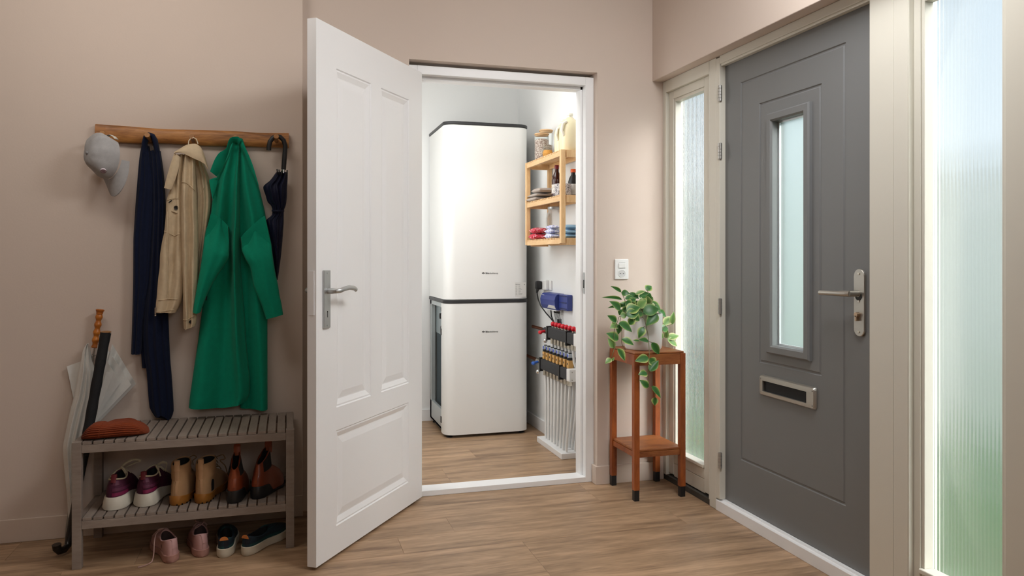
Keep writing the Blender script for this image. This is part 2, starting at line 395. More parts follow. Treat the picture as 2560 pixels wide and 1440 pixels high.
# ------------------------------------------------------------------ front door frame (trim_2)
XF = 1.968
t2 = thing('trim_2', 'cream painted frame around the grey front door', 'door frame', (2.0, 2.75, 0), kind='structure')
b = MB(); b.box((XF, 3.208, .057), (2.0, 3.240, 2.150), .002); b.box((2.0, 3.225, .057), (2.08, 3.24, 2.15)); b.build('jamb', M['cream'], t2)
b = MB(); b.box((XF, 3.240, 0), (2.08, 3.300, 2.156), .003); b.build('mullion', M['cream'], t2)
b = MB(); b.box((XF, 2.125, .057), (2.0, 2.236, 2.150), .002); b.box((2.0, 2.13, .057), (2.08, 2.226, 2.15)); b.build('jamb', M['cream'], t2)
b = MB(); b.box((XF, 2.061, 0), (2.08, 2.125, 2.156), .003); b.build('mullion', M['cream'], t2)
b = MB(); b.box((XF, 2.236, 2.118), (2.0, 3.208, 2.156), .002); b.box((1.975, 2.236, 2.108), (2.0, 3.208, 2.12), .002); b.box((2.0, 2.226, 2.13), (2.08, 3.24, 2.156)); b.build('head', M['cream'], t2)
b = MB(); b.box((1.966, 2.125, 0), (2.08, 3.240, .050), .002); b.box((1.985, 2.226, .05), (2.08, 3.225, .056)); b.build('threshold', M['white'], t2)

# ------------------------------------------------------------------ grey front door (door_2)
d2 = thing('door_2', 'closed grey front door with a narrow frosted window', 'front door', (2.03, 2.74, .058), kind='structure')
XD = 2.0; DY0, DY1, DZ0, DZ1 = 2.236, 3.218, .058, 2.142
def FDP(y, z, d): return Vector((XD-d, y, z))
b = MB()
gr = [(0, 0), (.004, -.004), (.009, -.004), (.014, .0)]
loops = []
def ring(r, k, d): loops.append([FDP(y, z, d) for y, z in ((r[0]+k, r[2]+k), (r[1]-k, r[2]+k), (r[1]-k, r[3]-k), (r[0]+k, r[3]-k))])
ring((DY0, DY1, DZ0, DZ1), 0, 0)
for k, d in gr: ring((2.393, 3.082, .275, 2.005), k, d)
for k, d in gr: ring((2.527, 2.938, .740, 1.881), k, d)
WIN = (2.584, 2.866, .791, 1.820)
ring(WIN, 0, 0); ring(WIN, 0, .012); ring(WIN, .006, .018); ring(WIN, .030, .018); ring(WIN, .037, .010); ring(WIN, .037, -.05)
b.loft(loops, False, False, 0, sm=False)
bk = [[(2.055, y, z) for y, z in ((q[0], q[2]), (q[1], q[2]), (q[1], q[3]), (q[0], q[3]))] for q in ((DY0, DY1, DZ0, DZ1), (WIN[0]+.037, WIN[1]-.037, WIN[2]+.037, WIN[3]-.037))]
b.loft(bk, False, False, 0, sm=False); b.loft([loops[0], bk[0]], False, False, 0, sm=False); b.build('leaf', M['door_grey'], d2)
b = MB(); b.box((2.028, WIN[0]+.0375, WIN[2]+.0375), (2.036, WIN[1]-.0375, WIN[3]-.0375)); b.build('pane', M['frost_door'], d2)
b = MB()
y0, y1, z0, z1 = WIN[0]+.037, WIN[1]-.037, WIN[2]+.037, WIN[3]-.037
for a, c in (((2.020, y1-.007, z0), (2.028, y1, z1)), ((2.020, y0, z0), (2.028, y0+.006, z1)), ((2.020, y0+.006, z0), (2.028, y1-.007, z0+.007)), ((2.020, y0+.006, z1-.007), (2.028, y1-.007, z1))): b.box(a, c)
b.build('spacer_bar', pbr('silver_spacer', 'e8ecee', .35, .5), d2)
# letterbox
b = MB(); L = (2.553, 2.921, .602, .692); S = (2.600, 2.893, .622, .668)
lp = []
for r, k, d in ((L, 0, 0), (L, .001, .008), (L, .006, .014), (L, .020, .015)):
    n = 24; pts = []
    for (cy, cz, a0) in ((L[1]-.014, L[3]-.014, 0), (L[0]+.014, L[3]-.014, 90), (L[0]+.014, L[2]+.014, 180), (L[1]-.014, L[2]+.014, 270)):
        for i in range(6): a = R(a0+18*i); rr = max(.002, .014-k); kk = max(0, k-.012); pts.append(FDP(cy+rr*math.cos(a)-math.copysign(kk, cy-(L[0]+L[1])/2), cz+rr*math.sin(a)-math.copysign(kk, cz-(L[2]+L[3])/2), d))
    lp.append(pts)
sl_ = []
for (cy, cz) in ((S[1], S[3]), (S[0], S[3]), (S[0], S[2]), (S[1], S[2])): sl_ += [FDP(cy, cz, .015)]*6
sl2 = [Vector((XD-.004, p.y, p.z)) for p in sl_]
b.loft(lp+[sl_, sl2], True, False, 0); lb = b.build('letterbox', M['steel'], d2)
b = MB(); b.box((XD-.0045, S[0], S[2]), (XD-.0015, S[1], S[3])); b.build('letter_flap', pbr('black_brush_flap', '0a0b0e', .7), lb)
for y in (2.567, 2.907):
    for z in (.618, .676): 
        b = MB(); b.cyl((XD-.0145, y, z), (XD-.0165, y, z), .0035, n=10); b.build('screw', M['steel_dark'], lb)
# handle plate
b = MB(); pts = []
for i in range(24):
    a = 2*math.pi*i/24; pts.append((2.3145+.0275*math.cos(a), 1.038+(.095 if math.sin(a) >= 0 else -.095)+.0275*math.sin(a)))
b.loft([[FDP(y, z, 0) for y, z in pts], [FDP(y, z, .007) for y, z in pts], [FDP(2.3145+(y-2.3145)*.93, 1.038+(z-1.038)*.985, .009) for y, z in pts]], False, True, 0, sm=False); pl = b.build('handle_plate', M['steel'], d2)
b = MB(); b.lathe([(.013, 0), (.013, .004), (.011, .004), (.011, .045)], (XD-.009, 2.3155, 1.071), 16, axis='x', c0=True, c1=True)
b2 = MB(); b2.v = [(2*(XD-.009)-v[0], v[1], v[2]) for v in b.v]; b2.f, b2.m, b2.s = b.f, b.m, b.s; b = b2
b.tube([(XD-.050, 2.312, 1.071), (XD-.056, 2.33, 1.071), (XD-.060, 2.37, 1.070), (XD-.060, 2.46, 1.069)], lambda t: .0115 if t < .4 else .0095, 12); b.build('lever', M['steel'], pl)
b = MB(); b.cyl((XD-.005, 2.3155, 1.062), (XD-.011, 2.3155, 1.062), .016, n=20); b.build('rosette', M['black'], pl)
for z in (1.143, 1.043, .932):
    b = MB(); b.cyl((XD-.008, 2.3145, z), (XD-.0115, 2.3145, z), .0042, n=12); b.build('screw', M['nickel'], pl)
b = MB(); b.cyl((XD-.008, 2.3165, .995), (XD-.022, 2.3165, .995), .0085, n=16); b.box((XD-.022, 2.3120, .972), (XD-.008, 2.3210, .992), .001); b.build('lock_cylinder', pbr('brass_cylinder', 'b89f86', .3, .9), pl)
for z in (1.979, 1.706, .971, .243):
    b = MB()
    for k in range(5): 
        h = .074/5; b.cyl((XD-.031, 3.2065, z-.037+k*h+.0010), (XD-.031, 3.2065, z-.037+(k+1)*h-.0010), .0095, n=14)
    b.cyl((XD-.031, 3.2065, z-.038), (XD-.031, 3.2065, z+.038), .0072, n=12); b.build('hinge', M['steel_dark'], d2)

# ------------------------------------------------------------------ sidelights (window_1, window_2)
def reeded(y0, y1, z0, z1, x=2.030, pitch=.0135, amp=.0022):
    b = MB(); n = int((y1-y0)/pitch)*8; cols = []
    for i in range(n+1):
        y = y0+(y1-y0)*i/n; cols.append((y, x-amp*abs(math.sin(math.pi*(y-y0)/pitch))))
    vs = [(xx, y, z) for z in (z0, z1) for y, xx in cols]+[(x+.005, y, z) for z in (z0, z1) for y, xx in cols]; N = n+1
    fs = [(i, i+1, N+i+1, N+i) for i in range(n)]+[(2*N+i+1, 2*N+i, 3*N+i, 3*N+i+1) for i in range(n)]
    fs += [(i+1, i, 2*N+i, 2*N+i+1) for i in range(n)]+[(N+i, N+i+1, 3*N+i+1, 3*N+i) for i in range(n)]+[(0, N, 3*N, 2*N), (n, 2*N+n, 3*N+n, N+n)]
    b.add(vs, fs, 0, True); return b
def sidelight(name, label, yA, yB, zbot, zsill, kA, qA, kB, qB):      # yA < yB outer faces of the fixed stiles
    w = thing(name, label, 'window', (2.0, (yA+yB)/2, 0), kind='structure')
    b = MB(); k = kB
    b.box((XF, yB-k, zbot), (2.06, yB, 2.156), .002); b.box((XF, yA, zbot), (2.06, yA+kA, 2.156), .002); b.box((XF, yA+kA, 2.094), (2.06, yB-k, 2.156), .002); b.build('frame', M['cream'], w)
    a0, a1 = yA+kA, yB-k
    b = MB(); q = qB                                    # sash, stepped back
    b.box((1.986, a1-q, zbot+.012), (2.055, a1, 2.094), .003); b.box((1.986, a0, zbot+.012), (2.055, a0+qA, 2.094), .003); b.box((1.986, a0+qA, 2.050), (2.055, a1-q, 2.094), .003); b.build('sash', M['cream'], w)
    g0, g1 = a0+qA, a1-q
    b = MB(); t = .012
    b.box((1.992, g1-t, zsill), (2.028, g1, 2.050), .002); b.box((1.992, g0, zsill), (2.028, g0+t, 2.050), .002); b.box((1.992, g0+t, 2.034), (2.028, g1-t, 2.050), .002); b.build('glazing_bead', M['cream'], w)
    b = MB(); b.box((1.978, g0, zsill-.016), (2.028, g1, zsill), .003); b.build('sill', M['cream'], w)
    b = MB(); b.box((1.990, g0, zbot+.075), (2.05, g1, zsill-.019), .002); b.box((1.990, g0, zbot+.004), (2.05, g1, zbot+.073), .002); b.build('lower_panel', M['cream'], w)
    reeded(g0-.004, g1+.004, zsill-.004, 2.054).build('pane', M['frost'], w)
    b = MB(); b.box((1.975, yA, 0), (2.08, yB, zbot-.003)); b.build('threshold', M['stone'], w)
    return w
sidelight('window_1', 'narrow reeded glass sidelight behind the plant stand', 3.300, 3.779, .030, .176, .006, .074, .034, .051)
sidelight('window_2', 'wider reeded glass sidelight beyond the front door handle', 1.60, 2.061, .030, .188, .105, .0186, .004, .028)

# ------------------------------------------------------------------ garden seen blurred through the glass
b = MB(); b.box((2.35, -8, -.16), (16, 16, -.10)); struct('ground', b, pbr('lawn', '5c8a48', .95, var=(3, .25)), 'green lawn outside the front door', 'lawn')
b = MB(); b.box((4.6, -7, -.16), (4.8, 15, 1.75)); struct('wall_garden', b, pbr('pale_garden_render', 'd9dcd8', .9, var=(.8, .08)), 'pale garden wall across the lawn outside', 'garden wall')
b = MB(); b.box((4.55, -7, 1.7501), (4.85, 15, 1.81)); struct('trim_garden', b, pbr('coping_stone', 'b9bab4', .9), 'stone coping on the garden wall', 'coping')
# ------------------------------------------------------------------ storage room: tall two-part unit
M['unit'] = pbr('white_powder_coat', 'efefec', .42)
M['ring'] = pbr('charcoal_band', '2a2a2c', .45)
M['zinc'] = pbr('zinc_sheet', 'a9b6ba', .35, .8)
M['print'] = pbr('grey_print', '4a4a48', .6); M['print_black'] = pbr('black_print', '202020', .6)
UX0, UX1, UY0, UY1 = 1.006, 1.602, 5.006, 5.592
def rrect(x0, x1, y0, y1, r, n=8, rb=None):
    rb = rb if rb is not None else r; pts = []
    for cx, cy, a0, q in ((x1-r, y0+r, -90, r), (x1-rb, y1-rb, 0, rb), (x0+rb, y1-rb, 90, rb), (x0+r, y0+r, 180, r)):
        for i in range(n+1): a = R(a0+90*i/n); pts.append((cx+q*math.cos(a), cy+q*math.sin(a)))
    return pts
def slab(b, x0, x1, y0, y1, z0, z1, r, rb=.01, m=0, bev=.003):
    rg = lambda k, z: [(x, y, z) for x, y in rrect(x0+k, x1-k, y0+k, y1-k, r-k, 8, max(.004, rb-k))]
    return b.loft([rg(bev, z0), rg(0, z0+bev), rg(0, z1-bev), rg(bev, z1)], True, True, m)
def text_mesh(name, txt, size, mat, parent, loc, rx=90, rz=0, bold=0.0):
    c = bpy.data.curves.new(name, 'FONT'); c.body = txt; c.size = size; c.extrude = .0004; c.offset = bold; c.resolution_u = 3
    t = bpy.data.objects.new(name, c); COL.objects.link(t)
    me = bpy.data.meshes.new_from_object(t.evaluated_get(bpy.context.evaluated_depsgraph_get())); bpy.data.objects.remove(t)
    me.materials.clear(); me.materials.append(mat); o = bpy.data.objects.new(name, me); COL.objects.link(o); o.parent = parent
    o.location = Vector(loc)-wloc(parent); o.rotation_euler = (R(rx), 0, R(rz)); return o
def logo(parent, z):
    p = MB(); y = UY0-.0006; cx, cz = 1.2735, z+.004
    outer = [(-.0115, 0), (0, .0065), (.0115, 0), (0, -.0065)]; inner = [(-.003, 0), (0, .0022), (.003, 0), (0, -.0022)]
    for i in range(4):
        j = (i+1) % 4; q = [(cx+outer[i][0], y, cz+outer[i][1]), (cx+outer[j][0], y, cz+outer[j][1]), (cx+inner[j][0], y, cz+inner[j][1]), (cx+inner[i][0], y, cz+inner[i][1])]
        p.prism(q, (0, .0004, 0))
    p.build('logo_mark', M['print_black'], parent)
    text_mesh('lettering', 'itho', .0165, M['print_black'], parent, (1.2885, y, z-.0015), bold=.0004)
    text_mesh('lettering', 'daalderop', .0152, M['print'], parent, (1.3155, y, z-.0015))
up = thing('boiler_tank', 'tall white boiler with rounded corners, upper half of the stacked unit', 'boiler', ((UX0+UX1)/2, (UY0+UY1)/2, .897))
b = MB(); slab(b, UX0+.004, UX1-.004, UY0+.004, UY1, .921, 2.090, .072, .02); b.build('casing', M['unit'], up)
b = MB(); slab(b, UX0, UX1, UY0, UY1, 2.0902, 2.112, .075, .02, bev=.004); b.build('top_band', M['ring'], up)
b = MB(); slab(b, UX0, UX1, UY0, UY1, .8965, .9208, .075, .02, bev=.004); b.build('bottom_band', M['ring'], up)
UYs = UY0; UY0 = UYs+.004; logo(up, 1.094)
b = MB()                                            # rating plate
b.box((1.496, UY0-.0008, .935), (1.574, UY0+.001, 1.034)); rp = b.build('rating_plate', pbr('plate_sticker', 'e2e1dc', .5), up)
b = MB(); rr = random.Random(4); y = UY0-.0012
b.box((1.500, y, 1.018), (1.508, y+.0004, 1.022)); b.box((1.510, y, 1.018), (1.532, y+.0004, 1.0205)); b.box((1.560, y, 1.016), (1.566, y+.0004, 1.022))
for k in range(9): z = 1.008-k*.0075; b.box((1.500, y, z), (1.500+rr.uniform(.008, .013), y+.0004, z+.0018)); b.box((1.521, y, z), (1.521+rr.uniform(.010, .028), y+.0004, z+.0018))
b.build('fine_print', pbr('pale_print', '8c8b86', .6), rp)['kind'] = 'stuff'
UY0 = UYs
lo = thing('heat_pump', 'white lower cabinet with an open side frame beneath the boiler', 'heat pump', ((UX0+UX1)/2, (UY0+UY1)/2, 0))
b = MB()                                            # front cover wrapping round the corner
op = [(x, y) for x, y in rrect(UX0+.004, UX1-.004, UY0+.004, UY0+.5, .072, 8)]
ar = [p for p in op if p[1] < UY0+.095]             # front arc with short returns
k1 = [p for p in op[27:36]]+[p for p in op[0:9]]    # left corner, then right corner
pts = [(UX0+.004, UY0+.125)]+k1+[(UX1-.004, UY0+.30)]
innr = [(UX0+.008, UY0+.125)]+[(x+(.004 if x < 1.3 else -.004)*(1 if abs(x-1.3) > .28 else 0), y+.004) for x, y in k1]+[(UX1-.008, UY0+.30)]
z0, z1 = .020, .8955; n = len(pts)
vs = [(x, y, z) for z in (z0, z1) for x, y in pts]+[(x, y, z) for z in (z0, z1) for x, y in innr]
fs = [(i, i+1, n+i+1, n+i) for i in range(n-1)]+[(2*n+i+1, 2*n+i, 3*n+i, 3*n+i+1) for i in range(n-1)]+[(i, 2*n+i, 2*n+i+1, i+1) for i in range(n-1)]+[(n+i, n+i+1, 3*n+i+1, 3*n+i) for i in range(n-1)]+[(0, n, 3*n, 2*n), (n-1, 3*n-1, 4*n-1, 2*n-1)]
b.add(vs, fs, 0, True); cov = b.build('front_cover', M['unit'], lo)
UY0 = UYs+.0035; logo(lo, .700); UY0 = UYs
b = MB()
x = UX0+.012
b.box((x, UY1-.05, .03), (x+.03, UY1, .895), .001); b.box((x, UY0+.13, .03), (x+.02, UY0+.165, .895), .001); b.box((UX1-.04, UY1-.05, .03), (UX1-.01, UY1, .895), .001)
b.box((x, UY0+.13, .03), (x+.02, UY1, .165), .001); b.box((x, UY0+.13, .865), (x+.02, UY1, .895), .001)
b.box((x, UY1-.012, .03), (UX1-.01, UY1, .895)); b.box((x, UY0+.13, .03), (UX1-.01, UY1, .045)); b.build('side_frame', pbr('galvanised_frame', 'c4cbcc', .4, .5), lo)
b = MB(); x = UX0+.045
b.box((x, UY0+.17, .66), (x+.01, UY1-.06, .86)); pv = b.build('pipe_panel', M['zinc'], lo)
for y, z, r in ((UY0+.23, .845, .020), (UY0+.22, .795, .027), (UY0+.285, .795, .027), (UY0+.23, .70, .045)):
    b = MB(); b.cyl((x-.001, y, z), (x-.0025, y, z), r, n=24); b.cyl((x-.0025, y, z), (x-.022, y, z), r*.82, r*.7, n=24); b.build('pipe_port', M['black'], pv)
b = MB(); b.box((UX0+.11, UY0+.14, .20), (UX1-.05, UY1-.05, .64), .01); b.build('compressor_box', pbr('grey_lilac_shroud', '8f8a90', .7), lo)
b = MB(); b.box((UX0+.05, UY0+.3, .16), (UX0+.09, UY1-.06, .84), .004); b.build('insulation_strip', pbr('dark_insulation', '3d4a50', .8), lo)
for y, z in ((UY0+.118, .70), (UY0+.118, .105)): 
    b = MB(); b.box((UX0, y-.006, z-.022), (UX0+.014, y+.02, z+.022), .002); b.build('cover_clip', M['ring'], lo)
for x in (UX0+.045, UX1-.045):
    for y in (UY0+.05, UY1-.045):
        b = MB(); b.lathe([(.021, 0), (.021, .006), (.012, .010), (.008, .010), (.008, .032)], (x, y, 0), 14); b.build('foot', M['black'], lo)

# ------------------------------------------------------------------ bamboo wall shelf
M['bamboo'] = wood('bamboo', 'e0b27a', 'f2cd9a', (6, 6, 1.2), .4, .06, True, 5.0)
M['bamboo_y'] = wood('bamboo_rail', 'e0b27a', 'f2cd9a', (6, 1.2, 6), .4, .06, True, 5.0)
sh = thing('wall_shelf', 'bamboo three tier slatted shelf on the storage wall', 'shelf', (1.61, 4.51, 1.286))
SX0, SX1, SYA, SYB = 1.518, 1.696, 4.158, 4.8485
for x0, y0 in ((SX0, SYA), (SX0, SYB-.028), (SX1-.025, SYA), (SX1-.025, SYB-.028)):
    b = MB(); b.box((x0, y0, 1.286), (x0+(.028 if x0 == SX0 else .025), y0+.028, 1.826), .0015); b.build('post', M['bamboo'], sh)
for zt in (1.826, 1.566, 1.318):
    for x0 in (SX0+.002, SX1-.020):
        b = MB(); b.box((x0, SYA+.032, zt-.036), (x0+.016, SYB-.032, zt-.008), .001); b.build('rail', M['bamboo_y'], sh)
    for y0 in (SYA+.004, SYB-.028):
        b = MB(); b.box((SX0+.034, y0, zt-.042), (SX1-.025, y0+.018, zt-.001), .001); b.build('end_rail', M['bamboo'], sh)
    ns = 22; w = (SYB-SYA-.068)/ns; me = None
    for i in range(ns):
        y = SYA+.034+i*w
        if me is None: b = MB(); b.box((SX0+.001, y, zt-.0078), (SX1-.004, y+w*.66, zt), .001); o = b.build('slat', M['bamboo'], sh); me = o
        else: o = dup(me, sh); o.location.y += i*w
# jars, bottles and cloths on the shelf
M['glass'] = glass('clear_jar_glass', (.97, .99, .98), 0, 1.12, .45)
M['cork'] = pbr('cork_lid', 'd8b287', .7, var=(60, .12)); M['fill'] = pattern('dried_flowers', 'd9ccc2', '8f7468', 130, .52)
M['yellow'] = G('pale_yellow_detergent').m
g = M['yellow'].node_tree.nodes['Principled BSDF']; g.inputs['Base Color'].default_value = lin('f4e8c4'); g.inputs['Roughness'].default_value = .25; g.inputs['Subsurface Weight'].default_value = .3; g.inputs['Subsurface Radius'].default_value = (.02, .015, .008)
M['milky'] = pbr('milky_plastic', 'f7f2e2', .3)
T1, T2, T3 = 1.826, 1.566, 1.318
def jar(name, label, c, r, h, fill, lidc, lidh, group):
    j = thing(name, label, 'jar', c, group=group)
    b = MB(); b.lathe([(r*.95, .0005), (r, .006), (r, h-.012), (r*.93, h)], c, 28); b.build('glass_body', M['glass'], j)
    b = MB(); b.lathe([(r*.86, .003), (r*.9, .01), (r*.9, h*fill), (r*.5, h*fill+.006)], c, 20); b.build('contents', M['fill'], j)
    b = MB(); b.lathe([(r*.9, h-.008), (r*.9, h+.001), (r*1.05, h+.0015), (r*1.05, h+lidh), (r*.98, h+lidh+.003)], c, 28); b.build('lid', M['cork'], j); return j
jar('storage_jar', 'cork lidded glass jar of dried flowers, the shorter one in front', (1.565, 4.645, T1), .046, .158, .80, M['cork'], .005, 'cork lidded jars')
jar('storage_jar', 'taller cork lidded glass jar standing behind the shorter jar', (1.640, 4.780, T1), .044, .205, .55, M['cork'], .007, 'cork lidded jars')
c = (1.560, 4.515, T1); j = thing('clip_jar', 'small clip top glass jar of orange spice on the top shelf', 'jar', c)
b = MB(); b.lathe([(.026, .0005), (.032, .008), (.034, .03), (.030, .052), (.022, .060)], c, 22); b.build('glass_body', M['glass'], j)
b = MB(); b.lathe([(.022, .003), (.029, .01), (.030, .03), (.024, .042)], c, 18); b.build('contents', pbr('orange_spice', 'd69a4c', .9, var=(120, .3), bump=(250, .6)), j)
b = MB(); b.lathe([(.022, .0605), (.025, .063), (.025, .070), (.015, .074)], c, 22); b.build('lid', M['glass'], j)
b = MB(); b.tube([(c[0]-.026, c[1], c[2]+.045), (c[0]-.033, c[1], c[2]+.06), (c[0]-.027, c[1], c[2]+.072), (c[0]-.02, c[1], c[2]+.060)], .0013, 6, closed=True); b.tube([(c[0]+.027*math.cos(a), c[1]+.027*math.sin(a), c[2]+.060) for a in [R(30*i) for i in range(12)]], .0012, 6, closed=True); b.build('wire_clip', M['steel_dark'], j)
def jug(label, c, r, h):
    j = thing('jug', label, 'jug', c, group='yellow detergent jugs')
    b = MB(); b.lathe([(r*.92, .0005), (r, .01), (r, h*.55), (r*.96, h*.68), (r*.72, h*.82), (r*.36, h*.91), (r*.27, h*.94)], c, 30); b.build('body', M['yellow'], j)
    b = MB(); b.lathe([(r*.27, h*.9401), (r*.25, h*.985), (r*.30, h*.986), (r*.30, h*1.03), (r*.27, h*1.045)], c, 20); b.build('cap', M['milky'], j)
    b = MB(); b.tube([(c[0]-r*.55, c[1]-r*.6, c[2]+h*.80), (c[0]-r*.92, c[1]-r*.62, c[2]+h*.74), (c[0]-r*1.0, c[1]-r*.55, c[2]+h*.55), (c[0]-r*.80, c[1]-r*.52, c[2]+h*.42)], .008, 10); b.build('handle', M['milky'], j)
jug('round yellow detergent jug at the near end of the top shelf', (1.612, 4.262, T1), .064, .218); jug('second pale jug half hidden behind the near jug', (1.628, 4.420, T1), .055, .212)
# folded towels
M['towel'] = cloth('taupe_towelling', 'b9aca2', 500, .8, .15, .4); M['red_cloth'] = pattern('red_floral_cotton', 'c9233c', 'f0b9c0', 60, .56); M['blue_cloth'] = cloth('sky_blue_cloth', '9cc3e0', 700, .3); M['lilac_cloth'] = pattern('lilac_print_cotton', 'eef0fa', '7f88cc', 80, .54); M['white_cloth'] = cloth('white_cloth', 'eef0f2', 700, .3)
def folded(b, x0, x1, y0, y1, z, h, lean=0, rib=0, seed=0):      # a soft folded layer with a rounded fold
    rnd = random.Random(seed); n = 20; rings = []
    for i in range(15):
        t = i/14; y = y0+(y1-y0)*t; e = max(.25, (1-abs(2*t-1)**4)) ; rg = []
        for k in range(n):
            a = 2*math.pi*k/n; c_, s_ = math.cos(a), math.sin(a)
            px = math.copysign(abs(c_)**.45, c_); pz = math.copysign(abs(s_)**.7, s_)
            wob = 1+.06*math.sin(7*t+seed+2*a)+rib*math.sin(t*60)
            rg.append(((x0+x1)/2+px*(x1-x0)/2*(1+.03*math.sin(5*t+seed)), y+lean*pz*h, max(z, z+h/2+pz*h/2*e*wob)))
        rings.append(rg)
    b.loft(rings, True, True)
def folded_thing(name, label, cat, layers, mat, group=None):
    b = MB()
    for i, q in enumerate(layers): folded(b, *q, seed=i+len(name))
    return tag(b.build(name, mat), label, cat, group)
folded_thing('towel', 'taupe ribbed towel folded lowest on the middle shelf', 'towel', [(1.515, 1.66, 4.62, 4.835, T2, .026, .1, .02), (1.520, 1.655, 4.60, 4.82, T2+.026, .022, .1, .02)], M['towel'], 'folded taupe towels')
folded_thing('towel', 'smaller taupe towel rolled on top of the folded towel', 'towel', [(1.525, 1.645, 4.565, 4.745, T2+.050, .030, .1, .02)], M['towel'], 'folded taupe towels')
folded_thing('napkin', 'red floral cloth folded at the far end of the bottom shelf', 'cloth', [(1.522, 1.64, 4.66, 4.80, T3, .040, .1), (1.526, 1.635, 4.665, 4.795, T3+.040, .038, .1)], M['red_cloth'])
folded_thing('napkin', 'lilac patterned cloth folded in front of the big glass jar', 'cloth', [(1.520, 1.585, 4.335, 4.475, T3, .03, .1), (1.522, 1.58, 4.34, 4.47, T3+.03, .028, .1), (1.525, 1.58, 4.34, 4.46, T3+.058, .022, .1)], M['lilac_cloth'])
folded_thing('napkin', 'light blue cloths folded at the near end of the bottom shelf', 'cloth', [(1.562, 1.66, 4.19, 4.31, T3, .024, .1), (1.562, 1.66, 4.19, 4.31, T3+.024, .028, .2), (1.565, 1.655, 4.195, 4.30, T3+.052, .026, .1)], M['blue_cloth'])
# big jar
c = (1.640, 4.625, T3); j = thing('big_jar', 'large glass jar with a silver lid on the bottom shelf', 'jar', c)
b = MB(); b.lathe([(.048, .0005), (.052, .008), (.052, .135), (.045, .165), (.036, .178), (.036, .190)], c, 30); b.build('glass_body', M['glass'], j)
b = MB(); b.lathe([(.039, .1905), (.040, .192), (.040, .207), (.036, .209)], c, 30); b.build('lid', M['alu'], j)
b = MB(); b.lathe([(.044, .003), (.047, .02), (.045, .055), (.028, .075), (.01, .082)], c, 18); b.build('contents', M['white_cloth'], j)
# bottles
def bottle(name, label, c, r, h, body, cap, labelmat, lab, capr=None):
    j = thing(name, label, 'bottle', c); capr = capr or r*.5
    b = MB(); b.lathe([(r*.93, .0005), (r, .006), (r, h*.55), (r*.8, h*.68), (r*.42, h*.80), (r*.38, h*.88)], c, 24); b.build('body', body, j)
    b = MB(); b.lathe([(capr, h*.8805), (capr, h*.985), (capr*.9, h)], c, 18); b.build('cap', cap, j)
    b = MB(); b.lathe([(r*1.015, lab[0]), (r*1.015, lab[1])], c, 24, c0=False, c1=False); b.build('paper_label', labelmat, j); return j
M['brown_glass'] = pbr('brown_glass', '3a1410', .12, spec=.6); M['paper'] = pattern('printed_paper', 'e2ded8', '8f8a88', 90, .6)
bottle('brown_bottle', 'dark brown glass bottle with a red crown cap beside the towels', (1.600, 4.460, T2), .031, .205, M['brown_glass'], pbr('dark_red_cap', '7c1420', .4), M['paper'], (.03, .085), .0135)
bottle('orange_cap_bottle', 'black bottle with an orange screw cap on the middle shelf', (1.650, 4.306, T2), .031, .165, M['black'], pbr('orange_cap', 'f0662a', .4), pbr('plain_label', 'dfe0de', .6), (.012, .075), .017)
c = (1.568, 4.262, T2); j = thing('candle_tin', 'patterned candle tin with a red rim on the middle shelf', 'tin', c)
b = MB(); b.lathe([(.047, .0005), (.049, .004), (.049, .068), (.048, .070), (.044, .070), (.044, .060)], c, 28); b.build('body', pattern('patterned_tin', 'd6d0d0', '6d676a', 90, .52, .5), j)
b = MB(); b.lathe([(.0435, .0605), (.0435, .066), (.015, .067)], c, 24); b.build('wax', pbr('red_wax', 'd8505a', .5), j)

